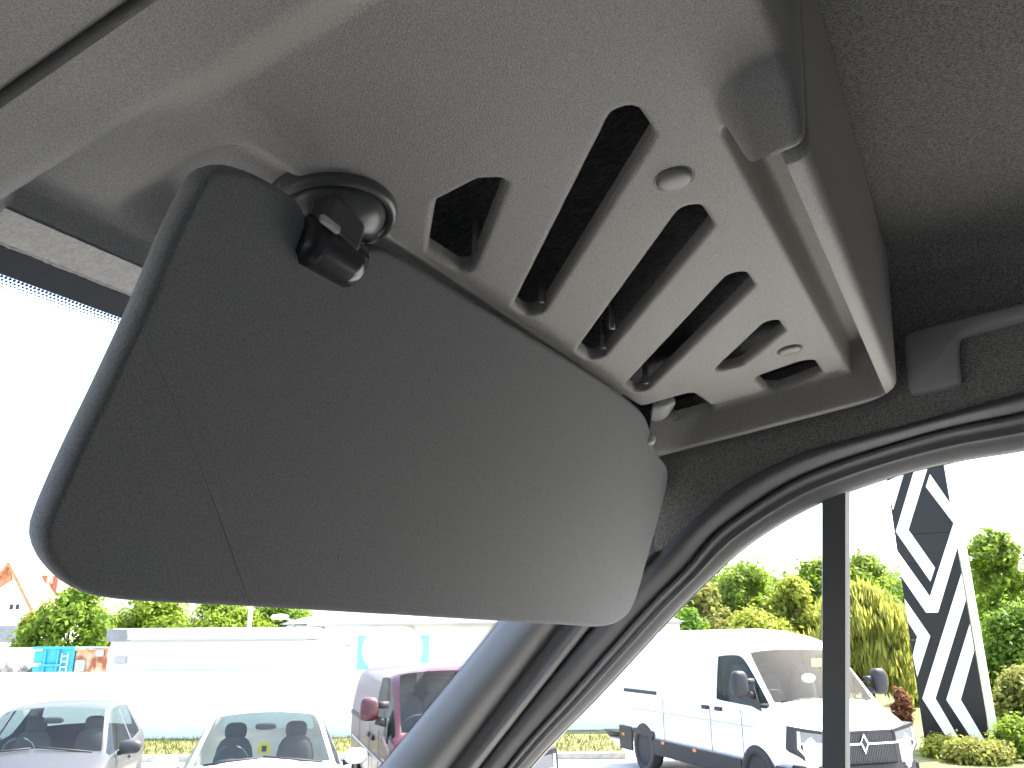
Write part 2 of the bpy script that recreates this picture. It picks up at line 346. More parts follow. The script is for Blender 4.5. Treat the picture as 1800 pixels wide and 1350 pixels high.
SLOTS = [[(.352, .216), (.362, .203), (.443, .279), (.396, .281), (.354, .246)],
         [(.334, .120), (.378, .120), (.541, .278), (.505, .278)],
         [(.449, .121), (.495, .121), (.662, .278), (.619, .278)],
         [(.563, .121), (.607, .121), (.779, .280), (.736, .280)],
         [(.677, .121), (.721, .121), (.777, .174), (.773, .203)],
         [(.812, .114), (.882, .113), (.892, .172), (.822, .173)],
         [(.812, .236), (.893, .233), (.893, .262), (.893, .33), (.812, .33)]]
RAD = [.006, .0085, .0085, .0085, .007, .013, .009]
g = .002
gx = np.arange(.1555, .934, g); gy = np.arange(.030, .4635, g)
X, Y = np.meshgrid(gx, gy, indexing='ij')
slot_d = np.full(X.shape, 1e9)
for p, r in zip(SLOTS, RAD): slot_d = np.minimum(slot_d, poly_sdf(X, Y, inset(p, r), r))
def rrect(X, Y, x0, x1, y0, y1, r):
    cx, cy = (x0+x1)/2, (y0+y1)/2; qx = np.abs(X-cx)-(x1-x0)/2+r; qy = np.abs(Y-cy)-(y1-y0)/2+r
    return np.hypot(np.maximum(qx, 0), np.maximum(qy, 0))+np.minimum(np.maximum(qx, qy), 0)-r
OUT = rrect(X, Y, -.5, .921, .0450, .9, .046)                  # outer edge with the rounded rear corner (negative inside)
def band(t, a, b, w): return sm((t-a)/w)*(1-sm((t-b+w)/w))
def depth(X, Y):
    side = .030*sm((X-.893)/.012)
    on = sm((X-.394)/.014)
    rear = np.maximum(.030*(1-sm((Y-.0580)/.006))*on, .030*sm((X-.360)/.036)*(1-on)*(1-sm((Y-.072)/.015)))
    chan = on*sm((.0890-Y)/.0060)*sm((Y-.0610)/.0040)*(1-sm((X-.876)/.02))
    d = np.maximum(side, rear) - .030*chan
    d = d - .004*band(X, .868, .897, .014)*sm((Y-.085)/.02)
    rec = sm((Y-.286)/.030)*sm((X-.236)/.030)*(1-sm((Y-.368)/.028)*(1-sm((X-.42)/.06)))*(1-sm((X-.87)/.02))
    d = d - .020*rec + .060*sm((Y-.318)/.012)*sm((X-.37)/.03)*(1-sm((X-.795)/.012))  # last term: hidden drop behind the visor, added to block windscreen light
    e1 = np.sqrt(np.clip(1-(np.clip(X-.1850, 0, None)/.0150)**2, 0, 1)); k = sm((Y-.24)/.10)   # edge beside the centre console: full round towards the windscreen, soft slope behind
    d = d + .018*(k*e1 + (1-k)*sm((.2200-X)/.034))
    d = d + .012*sm((Y-.396)/.010)*(1-sm((X-.40)/.05))
    return d
D = depth(X, Y)
R_ = .0045; t = np.clip(R_-np.maximum(slot_d, 0), 0, R_); D = D - (R_-np.sqrt(np.maximum(R_*R_-t*t, 0)))
R_ = .007; t = np.clip(R_-np.maximum(-OUT, 0), 0, R_); D = D - (R_-np.sqrt(np.maximum(R_*R_-t*t, 0)))
comb = np.maximum(-slot_d, OUT)                               # > 0: not part of the sheet
gxx, gyy = np.gradient(comb, g); gl_ = np.maximum(np.hypot(gxx, gyy), 1e-6)
snap = (comb > 0) & (comb < 2*g)
Xs = np.where(snap, X-gxx/gl_*comb, X); Ys = np.where(snap, Y-gyy/gl_*comb, Y)
gone = comb > 1.45*g
nx, ny = X.shape
Z = shelf_z(Xs, Ys, D)
bm = bmesh.new(); vid = {}
def gv(i, j):
    k = (i, j)
    if k not in vid: vid[k] = bm.verts.new((Xs[i, j], Ys[i, j], Z[i, j]))
    return vid[k]
allin = comb <= 0
for i in range(nx-1):
    for j in range(ny-1):
        c = ((i, j), (i+1, j), (i+1, j+1), (i, j+1))
        if any(gone[k] for k in c) or not any(allin[k] for k in c): continue
        if Y[i, j] > .431: continue
        bm.faces.new([gv(*k) for k in c])
bmesh.ops.remove_doubles(bm, verts=bm.verts[:], dist=1e-5)
for rep in range(2):                                          # walls: slots go up into the tray, the outer edge up to the ceiling
    edges = [e for e in bm.edges if e.is_boundary]
    if rep: break
    r = bmesh.ops.extrude_edge_only(bm, edges=edges)
    for v in [q for q in r['geom'] if isinstance(q, bmesh.types.BMVert)]:
        x, y = v.co.x, v.co.y
        if y < .078 and x < .92 or x > .90:
            v.co.z += .135 if y < .2 else .03
            v.co.y -= .009 if y < .08 else 0; v.co.x += .012*float(sm((x-.85)/.06))
        elif y > .428: v.co.z += .02; v.co.y += .003
        elif x < .158: v.co.z += .03
        else: v.co.z += .006
bmesh.ops.recalc_face_normals(bm, faces=bm.faces)
shelf = thing('overhead_shelf', (.55, .19, shelf_z(.55, .19)), 'grey moulded plastic overhead shelf with diagonal slots above the windscreen', 'shelf')
for v in bm.verts: v.co -= shelf.location
me = bpy.data.meshes.new('slotted_panel'); bm.to_mesh(me); bm.free(); me.polygons.foreach_set('use_smooth', [True]*len(me.polygons))
me.set_sharp_from_angle(angle=math.radians(50)); me.materials.append(PANEL)
link(bpy.data.objects.new('slotted_panel', me), shelf)
# felt lining above the slots
lx, ly = np.linspace(.22, .93, 12), np.linspace(.06, .43, 8)
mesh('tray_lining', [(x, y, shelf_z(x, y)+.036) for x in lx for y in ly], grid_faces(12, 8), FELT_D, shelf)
for q in [(.424, .262), (.521, .262), (.607, .240), (.640, .262), (.757, .266)]:
    z0 = shelf_z(*q)
    tube('slot_peg', [(q[0], q[1], z0+.004), (q[0]+.001, q[1], z0+.03)], .0028, CAPM, shelf, 8)
def cap(cx, cy):
    v, f = lathe_vf([(.0112, .002), (.0112, -.0004), (.0106, -.0016), (.0085, -.0027), (.005, -.0032), (.0006, -.0034)], 32)
    v = np.array(v); ang = math.atan(SL); Rm = np.array(Matrix.Rotation(-ang, 3, 'X')); v = v@Rm.T
    mesh('screw_cap', v+np.array([cx, cy, shelf_z(cx, cy)]), f, CAPM, shelf)
    v, f = lathe_vf([(.0126, .001), (.0124, -.0003), (.0116, .0002), (.0114, .003)], 32); v = np.array(v)@Rm.T
    mesh('cap_ring', v+np.array([cx, cy, shelf_z(cx, cy)]), f, DARKP, shelf)
cap(.4255, .1245); cap(.7705, .1265)
# pale plastic body seen through the corner pocket, with the thin wire on it
bc = np.array([.862, .284, shelf_z(.862, .284)+.012])
v, f = lathe_vf([(.001, -.034), (.010, -.032), (.014, -.02), (.0145, .0), (.0145, .05), (.010, .062), (.001, .064)], 20)
v = np.array(v); v = v[:, [2, 0, 1]]*np.array([1, 1, .8]); Rm = np.array(Matrix.Rotation(math.radians(28), 3, 'Z'))
mesh('hinge_housing', v@Rm.T*np.array([.8, .8, .8])+bc, f, LIGHTP, shelf)
tube('thin_wire', catmull([bc+np.array(q) for q in [(-.012, -.0155, -.008), (-.006, -.0165, -.012), (.006, -.0145, -.0125), (.02, -.010, -.012), (.034, 0, -.010)]], 5), .0006, DARKP, shelf, 6)
# felt header strip in front of the recess and its fuzzy cut edge
mesh('header_strip', [(x, y, shelf_z(x, y, .0128)) for x in np.linspace(.183, .5, 24) for y in (.4045, .412, .424, .4345)], grid_faces(24, 4), FELT_LIT, shelf)
mesh('cut_edge', [(x, .4345+q+.0006*math.sin(x*900)+.0004*math.sin(x*2300), shelf_z(x, .4345, .0128)+z) for x in np.linspace(.14, .5, 120) for q, z in ((0, 0), (.006, .0012), (.012, .006))], grid_faces(120, 3), mat('cut_felt', (.30, .29, .28), .95, var=(500, .4, 3), bump=[(600, .8, .002)]), shelf)

# ------------------------------------------------------------------ centre console to the left of the seam
con = thing('overhead_console', (.05, .3, shelf_z(.05, .3)), 'smooth grey overhead console left of the thin seam', 'console')
cx_, cy_ = np.linspace(-.14, .1530, 80), np.linspace(.04, .432, 100)
XX, YY = np.meshgrid(cx_, cy_, indexing='ij')
dd = .0155 + .012*sm((.128-XX+.25*(YY-.30))/.016)*sm((YY-.295)/.02)*1.0 - .006*sm((.01-XX)/.02)
ed = np.clip(.004-(.1530-XX), 0, .004); dd -= (.004-np.sqrt(np.maximum(.004**2-ed**2, 0)))
zz = shelf_z(XX, YY, dd)
mesh('console_cover', np.stack([XX, YY, zz], 2).reshape(-1, 3), grid_faces(80, 100), PANEL, con)
mesh('console_side', [(.1530, y, shelf_z(0, y, .0115)+z) for y in cy_ for z in (0, .03)], grid_faces(100, 2), PANEL, con)
mesh('console_front', [(x, .432, shelf_z(0, .432, .03)+z) for x in cx_ for z in (0.012, .035)], grid_faces(80, 2), PANEL, con)

# ------------------------------------------------------------------ sun visor
PHI = math.radians(23); VD = np.array([0, math.sin(PHI), -math.cos(PHI)]); VN = np.cross([1, 0, 0], VD)
if VN[1] > 0: VN = -VN                                        # towards the cabin
dax = ray(600, 440); AX = C+dax*(.215/dax[2])
VPX = [(372, 290), (400, 291), (440, 305), (480, 327), (512, 350), (526, 378), (528, 425), (545, 458), (580, 466), (604, 450), (620, 435), (642, 428), (668, 434), (705, 453), (800, 512), (900, 573), (1000, 634), (1080, 687), (1122, 724), (1137, 765), (1146, 792), (1163, 815), (1164, 845), (1150, 905), (1130, 975), (1109, 1048), (1087, 1084), (1050, 1099), (980, 1096), (800, 1085), (600, 1073), (400, 1061), (200, 1050), (122, 1030), (75, 990), (56, 945), (65, 900), (110, 795), (170, 670), (230, 540), (280, 420), (320, 337), (344, 302)]
vp3 = np.array([on_plane(*p, AX, VN) for p in catmull(VPX, 5, True)])
uv = np.stack([vp3[:, 0]-AX[0], (vp3-AX)@VD], 1)
# even spacing, then inset rings
uvc = np.vstack([uv, uv[:1]]); uv = resample(uvc, 321)[:-1]
tang = np.roll(uv, -1, 0)-np.roll(uv, 1, 0); tang /= np.linalg.norm(tang, axis=1)[:, None]
area = np.sum(uv[:, 0]*np.roll(uv[:, 1], -1)-np.roll(uv[:, 0], -1)*uv[:, 1]); nrm = np.stack([-tang[:, 1], tang[:, 0]], 1)*(1 if area > 0 else -1)
for _ in range(4): nrm = (np.roll(nrm, 1, 0)+2*nrm+np.roll(nrm, -1, 0)); nrm /= np.linalg.norm(nrm, axis=1)[:, None]
vis = thing('sun_visor', AX, 'large dark grey fabric sun visor folded down in front of the windscreen', 'sun visor')
prof = [(.0, 0), (.0002, .0024), (.0008, .0046), (.0017, .0061), (.0029, .0072), (.0042, .0077), (.0048, .0078), (.0058, .0078)]
V = []; Fc = []; n = len(uv)
rings = [(o, h) for o, h in prof] 
ringsB = [(o, -h) for o, h in prof[1:]]
allr = rings[::-1]+ringsB
for o, h in allr:
    q = uv+nrm*o
    V += [AX+np.array([1, 0, 0])*a+VD*b+VN*h for a, b in q]
for r in range(len(allr)-1):
    for k in range(n): Fc.append((r*n+k, r*n+(k+1) % n, (r+1)*n+(k+1) % n, (r+1)*n+k))
Fc.append(tuple(range(n))); Fc.append(tuple((len(allr)-1)*n+k for k in range(n)))
vf = mesh('visor_flap', V, Fc, VISOR, vis)
for pl in vf.data.polygons:
    if len(pl.vertices) > 4: pl.use_smooth = False
seam = np.array([on_plane(*p, AX+VN*.00775, VN) for p in catmull([(236, 545), (262, 610), (300, 690), (340, 790), (383, 900), (413, 985), (436, 1052)], 8)])
v, f = tube_vf(seam, .00028, 6); mesh('fabric_seam', v, f, mat('seam_fabric', (.19, .193, .197), .85), vis)
for q in ((597, 975), (1078, 1002)): 
    p = on_plane(*q, AX+VN*.0079, VN); mesh('small_mark', *join([tube_vf([p, p+VD*.003+np.array([.001, 0, 0])], .0004, 6)]), mat('pale_mark', (.7, .7, .7), .6), vis)
# pivot mount: ring, domed cup, bracket, hook on the visor rod
cc = np.array([.323, .297]); zc = shelf_z(*cc)
mount = thing('visor_mount', (cc[0], cc[1], zc), 'black plastic visor clip with round base screwed to the shelf', 'clip')
def tilt(v, ang=math.atan(SL)): return np.array(v)@np.array(Matrix.Rotation(-ang, 3, 'X')).T
v, f = lathe_vf([(.0375, .006), (.0375, -.002), (.0365, -.0045), (.0345, -.0058), (.0325, -.0052), (.0310, -.0030), (.0305, .002)], 48)
DOME = mat('mount_plastic', (.10, .10, .102), .3, spec=.5, bump=[(900, .08, .0005)])
mesh('base_ring', tilt(v)+np.array([cc[0], cc[1], zc]), f, DOME, mount)
v, f = lathe_vf([(.0315, .004), (.0308, -.002), (.0295, -.006), (.027, -.0105), (.0225, -.014), (.016, -.0165), (.008, -.0175), (.001, -.0177)], 48)
mesh('domed_cup', tilt(v)+np.array([cc[0], cc[1], zc]), f, DOME, mount)
pb = on_plane(592, 385, (0, 0, zc-.016), (0, 0, 1)); ax = on_plane(566, 436, AX, VN)
mid = (pb+ax)/2
v, f = box_vf((0, 0, 0), (.030, .016, .020)); mesh('bracket', np.array(v)@np.array(Matrix.Rotation(.25, 3, 'Y')).T+pb+np.array([.0, .0, -.004]), f, DOME, mount, smooth=False, bev=.003)
v, f = box_vf((0, 0, 0), (.014, .003, .0045)); mesh('bright_facet', np.array(v)@np.array(Matrix.Rotation(.1, 3, 'Y')).T+on_plane(580, 394, pb+np.array([0, -.0095, 0]), (0, 1, 0)), f, LIGHTP, mount, smooth=False, bev=.0008)  # pale piece stands in for a bright facet of the bracket
xs_ = np.linspace(-.0235, .0235, 9)
tube('visor_rod', [ax+np.array([x, 0, .006]) for x in np.linspace(-.026, .03, 6)], .0055, BLACKP, mount, 16)
hv, hf = [], []
for k, x in enumerate(xs_):                                   # rounded hook body wrapping the rod
    e = max(.25, 1-(abs(x)/.0243)**14)**.5
    for a in range(20):
        th = 2*math.pi*a/20; ry, rz = .0145*e, .0150*e
        hv.append(ax+np.array([x, ry*math.cos(th)-.005, rz*math.sin(th)-.003]))
hf = [(i*20+k, i*20+(k+1) % 20, (i+1)*20+(k+1) % 20, (i+1)*20+k) for i in range(8) for k in range(20)]+[tuple(range(20)), tuple(160+k for k in range(20))]
mesh('hook_body', hv, hf, BLACKP, mount)
# hinge arm at the outer end
ha = on_plane(1131, 770, AX, VN); hb = on_plane(1138, 716, (0, .296, 0), (0, 1, 0))
arm = thing('hinge_arm', ha, 'short black hinge arm between the visor end and the shelf pocket', 'hinge')
mesh('arm_stem', *tube_vf([hb+np.array([0, 0, .012]), hb, hb*.6+ha*.4, ha*.85+hb*.15, ha], [.0065, .0065, .0060, .0055, .005], 12), BLACKP, arm)
v, f = lathe_vf([(.001, -.007), (.005, -.006), (.007, -.002), (.007, .002), (.005, .006), (.001, .007)], 16)
mesh('arm_end', np.array(v)+on_plane(1141, 771, AX+VN*.006, VN), f, LIGHTP, arm)

# ------------------------------------------------------------------ grab handle
hx = lambda px, py, x: on_side(px, py, x, -.2)
hs = .975                                                     # felt surface is at .99 - .2 z
hand = thing('grab_handle', hx(1640, 690, .98), 'dark grey moulded grab handle on the felt above the side window', 'handle')
HPX = [(1592, 596), (1600, 586), (1640, 574), (1720, 554), (1830, 526), (2000, 482), (2006, 506), (1840, 552), (1760, 574), (1700, 591), (1688, 602), (1687, 630), (1691, 664), (1688, 676), (1670, 682), (1625, 692), (1606, 694), (1598, 684), (1594, 650), (1590, 615)]
hp = np.array([hx(*p, .984) for p in catmull(HPX, 4, True)])
hn = len(hp); cen = hp.mean(0)
V = []; Fc = []
hy = np.stack([hp[:, 1], hp[:, 2]], 1); ht = np.roll(hy, -1, 0)-np.roll(hy, 1, 0); ht /= np.linalg.norm(ht, axis=1)[:, None]
ar = np.sum(hy[:, 0]*np.roll(hy[:, 1], -1)-np.roll(hy[:, 0], -1)*hy[:, 1]); hnn = np.stack([-ht[:, 1], ht[:, 0]], 1)*(1 if ar > 0 else -1)
for o, dx in ((0, .010), (0, -.001), (.0008, -.0045), (.0024, -.0068), (.0046, -.0078)):
    V += [p+np.array([dx, q[0]*o, q[1]*o]) for p, q in zip(hp, hnn)]
for r in range(4):
    for k in range(hn): Fc.append((r*hn+k, r*hn+(k+1) % hn, (r+1)*hn+(k+1) % hn, (r+1)*hn+k))
Fc.append(tuple(4*hn+k for k in range(hn)))
mesh('handle_body', V, Fc, mat('handle_plastic', (.38, .375, .37), .45, bump=[(1200, .25, .0005)]), hand)

# ================================================================== THE YARD OUTSIDE
# ------------------------------------------------------------------ ground
ASPH = mat('pale_paving', (.42, .41, .385), .9, bump=[(60, .4, .01)], var=(3, .25, 8))
GRASSM = mat('grass_ground', (.11, .12, .035), .95, var=(4, .5, 8), bump=[(40, .6, .03)])
KERBM = mat('kerb_stone', (.32, .31, .28), .85, var=(8, .2))
WALLM = mat('white_render', (.78, .77, .74), .9, var=(2, .04), bump=[(60, .1, .004)])
o = mesh('ground', [W(-700, -100), W(700, -100), W(700, 1200), W(-700, 1200)], [(0, 1, 2, 3)], ASPH, smooth=False); o['kind'] = 'structure'
o = mesh('bounce_cut_ground', [(-9, -40, .004), (.9, -40, .004), (.9, 2.2, .004), (6, 2.2, .004), (6, 13, .004), (-9, 13, .004)], [(0, 1, 2, 3, 4, 5)], mat('dark_ground', (.05, .05, .05), .9), smooth=False); o['kind'] = 'structure'  # unseen dark ground, added to cut bounce light through the windscreen
o = mesh('verge', [W(-30, 17.9, .10), W(2.2, 17.9, .10), W(2.2, 22, .14), W(-30, 22, .14)], [(0, 1, 2, 3)], GRASSM, smooth=False); o['kind'] = 'structure'
v, f = box_vf((0, 0, 0), (32.2, .16, .24)); v = [W(p[0]-13.9, p[1]+17.8, p[2]) for p in v]
o = mesh('kerb', v, f, KERBM, smooth=False, bev=.02); o['kind'] = 'structure'
o = mesh('planting_bed', [W(6.5, 15.6, .05), W(40, 13, .05), W(40, 45, .3), W(6.5, 45, .3), W(2.2, 22, .14), W(4.6, 18.2, .06)], [(0, 1, 2, 3, 4, 5)], GRASSM, smooth=False); o['kind'] = 'structure'
def tufts(name, n, fn, hgt, M, label):
    V, Fc = [], []
    for _ in range(n):
        p = np.array(fn()); a = rng.uniform(0, 6.28); h = hgt*rng.uniform(.5, 1.3); ww = .012+.01*rng.random()
        d = np.array([math.cos(a), math.sin(a), 0]); l = np.array([rng.normal(0, .35), rng.normal(0, .35), 0])*h
        k = len(V); V += [p-d*ww, p+d*ww, p+l+np.array([0, 0, h])]; Fc.append((k, k+1, k+2))
    o = mesh(name, V, Fc, M, smooth=False, recalc=False); o['label'] = label; o['category'] = 'grass'; o['kind'] = 'stuff'; return o
GL = leaf_mat('grass_blade', (.10, .11, .03), (.26, .24, .08), .3)
tufts('grass', 5000, lambda: W(rng.uniform(-12, 2.2), rng.uniform(18.0, 20.8), .1), .10, GL, 'dry yellow green grass along the foot of the white wall')

# ------------------------------------------------------------------ walls and buildings (built in yard coordinates under rotated roots)
RZ = -YAW
def yroot(name, a, b, label, cat, rz=0., group=None, z=0.): return thing(name, W(a, b, z), label, cat, RZ+rz, group)
def ybox(name, c, s, M, parent, bev=.01): return box(name, c, s, M, parent, bev, world=False)
wl = yroot('boundary_wall', -14, 20.9, 'low white rendered wall behind the parked hatchbacks', 'wall')
ztop = zat(1183, 20.9, 100)
ybox('wall_body', (0, 0, ztop/2-.05), (21, .24, ztop), WALLM, wl); ybox('wall_coping', (0, 0, ztop-.02), (21.05, .30, .06), WALLM, wl)
DKGL = mat('dark_window', (.03, .035, .04), .1)
GREYR = mat('grey_roof', (.20, .21, .21), .7, var=(5, .15)); GUTT = mat('gutter_grey', (.33, .33, .30), .5)
# garage
bG = 21.3; aL, aR = aat(192, bG), aat(545, bG); zG = zat(1104, bG, 380)
gar = yroot('garage', (aL+aR)/2, bG+2.4, 'flat-roofed white garage with broad white fascia', 'building')
wG = aR-aL
ybox('wall', (0, 0, zG/2-.15), (wG, 4.8, zG-.3), WALLM, gar); ybox('roof', (.1, -.05, zG-.14), (wG+.05, 5.1, .28), WALLM, gar, .03)
ybox('gutter', (.3, -2.63, zG-.30), (wG-.7, .1, .05), GUTT, gar); ybox('fascia', (-wG/2+.24, -2.62, zG-.16), (.5, .08, .3), GREYR, gar)
for px in (215,): ybox('wall_light', (aat(px, bG)-(aL+aR)/2, -2.45, zat(1155, bG)), (.28, .1, .16), GUTT, gar)
# long white building
bB = 22.2; aL, aR = aat(500, bB), aat(1198, bB); zB = zat(1087, bB, 620); wB = aR-aL
bld = yroot('workshop', (aL+aR)/2, bB+4, 'long white workshop with grey roof edge behind the maroon van', 'building')
ca = (aL+aR)/2
ybox('wall', (0, 0, zB/2-.08), (wB, 8, zB-.16), WALLM, bld)
mesh('roof', [(-wB/2-.15, -4.2, zB-.14), (wB/2+.1, -4.2, zB-.14), (wB/2+.1, 4.2, zB-.14), (-wB/2-.15, 4.2, zB-.14), (-wB/2+.5, -4.0, zB+.05), (wB/2-.4, -4.0, zB+.05), (wB/2-.4, 4.0, zB+.35), (-wB/2+.5, 4.0, zB+.35)],
     [(0, 1, 2, 3), (4, 5, 6, 7), (0, 1, 5, 4), (1, 2, 6, 5), (2, 3, 7, 6), (3, 0, 4, 7)], GREYR, bld, smooth=False, world=False)
ybox('gutter', (.3, -4.24, zB-.16), (wB-.6, .1, .07), GUTT, bld)
ybox('downpipe', (aat(686, bB)-ca, -4.06, zB/2-.1), (.09, .09, zB-.3), WALLM, bld)
for px, y0, y1 in ((547, 1143, 1182), (612, 1131, 1134)):
    z0, z1 = zat(y1, bB), zat(y0, bB); ybox('slit_window', (aat(px, bB)-ca, -4.005, (z0+z1)/2), (.11 if px < 600 else .16, .03, z1-z0), GUTT if px > 600 else DKGL, bld, .004)
# pale blue poster wall with a white disc
PB = mat('pale_blue_paint', (.22, .50, .66), .7)
ybox('blue_panel', ((aat(628, bB)+aat(754, bB))/2-ca, -4.01, zat(1150, bB)), (aat(754, bB)-aat(628, bB), .04, zat(1116, bB)-zat(1185, bB)), PB, bld, .004)
v, f = lathe_vf([(.001, .0), (.78, .0), (.78, .02), (.001, .02)], 40); v = np.array(v)[:, [0, 2, 1]]*np.array([1, -1, .85])
mesh('white_disc', v+np.array([aat(690, bB)-ca, -4.035, zat(1140, bB)]), f, WALLM, bld, smooth=False, world=False)
# lamp post
bl_ = 26.; lamp = yroot('street_lamp', aat(434, bl_), bl_, 'slim white street lamp post rising behind the garage', 'street lamp')
LW = mat('lamp_white', (.75, .75, .73), .5)
mesh('post', *tube_vf([(0, 0, 0), (0, 0, 5.2)], [.075, .05], 12), LW, lamp, world=False)
lamp2 = yroot('wall_lamp', aat(508, 22.1), 22.1, 'white bracket lamp with oval head at the workshop corner', 'street lamp')
zl = zat(1083, 22.1)
mesh('bracket_arm', *tube_vf([(.05, .05, zl-.08), (-.1, -.02, zl-.04), (-.16, -.03, zl-.0)], .02, 8), LW, lamp2, world=False)
mesh('post', *tube_vf([(.05, .05, 0), (.05, .05, zl-.06)], .03, 8), LW, lamp2, world=False)
v, f = lathe_vf([(.01, -.24), (.07, -.2), (.10, -.05), (.095, .1), (.05, .2), (.01, .22)], 16)
mesh('lamp_head', np.array(v)[:, [2, 0, 1]]*np.array([1, 1, .7])+np.array([-.28, -.05, zl+.02]), f, LW, lamp2, world=False)
# house far left
bH = 62.; ax0 = aat(-55, bH); ax1 = aat(41, bH)
hs_ = yroot('house', (ax0+ax1)/2, bH+5, 'white gabled house with orange tiled roof and two tall chimneys', 'house')
hw = ax1-ax0; ze = zat(1060, bH); zr = zat(1011, bH)+.9
CREAM = mat('cream_render', (.72, .70, .64), .9); ORNG = mat('orange_tiles', (.42, .19, .09), .85, var=(3, .3))
q = hw/2
mesh('wall', [(-q, -5, 0), (q, -5, 0), (q, 5, 0), (-q, 5, 0), (-q, -5, ze), (q, -5, ze), (q, 5, ze), (-q, 5, ze), (0, -5, zr), (0, 5, zr)], [(0, 1, 5, 8, 4), (2, 3, 7, 9, 6), (1, 2, 6, 5), (3, 0, 4, 7), (5, 6, 9, 8), (7, 4, 8, 9), (0, 3, 2, 1)], WALLM, hs_, smooth=False, world=False)
for s in (-1, 1):
    mesh('roof', [(s*(q+.4), -5.4, ze-.45), (s*(q+.4), 5.4, ze-.45), (0, 5.4, zr+.18), (0, -5.4, zr+.18)], [(0, 1, 2, 3)], ORNG, hs_, smooth=False, world=False, solid=.2)
BRK = mat('chimney_brick', (.33, .14, .10), .9, var=(6, .25))
cha = (ax0+ax1)/2
for px in (12, 25):
    ybox('chimney', (aat(px, bH)-cha, -1.5+(px > 20)*.6, zat(1020, bH)), (.42, .42, zat(1003, bH)-zat(1045, bH)), BRK, hs_)
for px in (7, 18): 
    fr = ybox('window', (aat(px, bH)-cha, -5.03, zat(1061, bH)), (.34, .08, .45), CREAM, hs_); ybox('pane', (aat(px, bH)-cha, -5.08, zat(1061, bH)), (.24, .03, .36), DKGL, fr, .002)
mesh('orange_gable', [(-q*.95, -5.06, ze+.4), (q*.15, -5.06, ze+1.9), (0, -5.06, zr-.2), (-.3, -5.06, zr-.2)], [(0, 1, 2, 3)], ORNG, hs_, smooth=False, world=False, solid=.06)
shed = yroot('shed', aat(-20, 52), 54, 'low grey-roofed outbuilding in front of the white house', 'building')
ybox('wall', (0, 0, zat(1122, 52)/2), (5.0, 3.5, zat(1122, 52)), CREAM, shed); ybox('roof', (0, 0, zat(1105, 52)-.1), (5.2, 3.9, zat(1090, 52)-zat(1120, 52)), GREYR, shed, .05)

# ------------------------------------------------------------------ containers and rubble behind the wall
BLU = mat('blue_steel', (.03, .30, .42), .5, var=(3, .15)); WHT = mat('white_paint', (.75, .75, .73), .5)
bC = 34.
def container(px0, px1, py, label, M, name):
    a0, a1 = aat(px0, bC), aat(px1, bC); zt = zat(py, bC, 100); r = yroot(name, (a0+a1)/2, bC+1.2, label, 'container'); wd = a1-a0
    ybox('body', (0, 0, zt/2+.05), (wd, 2.4, zt-.1), M, r, .03); return r, wd, zt
c1, wd, zt = container(60, 131, 1137, 'bright blue steel skip container behind the white wall', BLU, 'skip_container')
ybox('rim_rail', (0, -1.24, zt-.04), (wd+.06, .10, .10), BLU, c1); ybox('rib', (-wd*.2, -1.25, zt*.55), (.07, .10, zt*.8), BLU, c1); ybox('rib', (wd*.12, -1.25, zt*.55), (.07, .10, zt*.8), BLU, c1)
ybox('hook_bar', (-.05, -1.28, zt-.68), (wd*.55, .09, .09), BLU, c1)
for k in range(4): ybox('rung', (wd*.30, -1.30, zt-.35-k*.2), (.24, .03, .035), WHT, c1)
ybox('side_rail', (wd*.30-.12, -1.30, zt-.65), (.03, .03, .8), WHT, c1); ybox('side_rail', (wd*.30+.12, -1.30, zt-.65), (.03, .03, .8), WHT, c1)
ybox('white_plate', (-wd*.35, -1.28, zt-.66), (.30, .02, .12), WHT, c1); ybox('white_plate', (-wd*.36, -1.28, zt-.1), (.26, .02, .10), WHT, c1)
def rust_mat():
    M = mat('rusty_steel', (.28, .10, .05), .8); t = M.node_tree; b = t.nodes['Principled BSDF']
    tc = t.nodes.new('ShaderNodeTexCoord'); n = t.nodes.new('ShaderNodeTexNoise'); n.inputs['Scale'].default_value = 2.6; n.inputs['Detail'].default_value = 6
    cr = t.nodes.new('ShaderNodeValToRGB'); e = cr.color_ramp.elements; e[0].position = .40; e[0].color = (.22, .07, .035, 1); e[1].position = .58; e[1].color = (.50, .33, .20, 1)
    t.links.new(tc.outputs['Object'], n.inputs['Vector']); t.links.new(n.outputs[0], cr.inputs[0]); t.links.new(cr.outputs[0], b.inputs['Base Color']); return M
c2, wd, zt = container(133, 190, 1139, 'rusty orange skip container beside the garage', rust_mat(), 'skip_container')
ybox('rim_rail', (0, -1.24, zt-.04), (wd+.04, .10, .10), MATS['rusty_steel'], c2); ybox('rib', (wd*.1, -1.25, zt*.55), (.08, .10, zt*.8), MATS['rusty_steel'], c2)
GP = mat('grey_plate', (.30, .31, .33), .6)
ybox('grey_plate', (-wd*.3, -1.26, zt-.66), (.38, .02, .42), GP, c2); ybox('grey_plate', (wd*.25, -1.26, zt-.2), (.34, .02, .26), GP, c2)
V, Fc = [], []
RKM = mat('rubble_stone', (.30, .28, .25), .9, var=(5, .5))
for _ in range(130):
    a = aat(rng.uniform(-60, 62), 35); k = len(V); r = rng.uniform(.10, .24); zt = zat(1183, 35) + rng.uniform(-.3, .45)
    c = W(a, 35+rng.uniform(-.5, .6), zt); bmt = bmesh.new(); bmesh.ops.create_icosphere(bmt, subdivisions=1, radius=r)
    for vv in bmt.verts: vv.co *= rng.uniform(.7, 1.25)
    V += [tuple(np.array(vv.co)+c) for vv in bmt.verts]; Fc += [tuple(x.index+k for x in ff.verts) for ff in bmt.faces]; bmt.free()
o = mesh('rubble', V, Fc, RKM, smooth=False); tag(o, 'heap of grey broken stone rubble left of the blue container', 'rubble', kind='stuff')
bankv = []
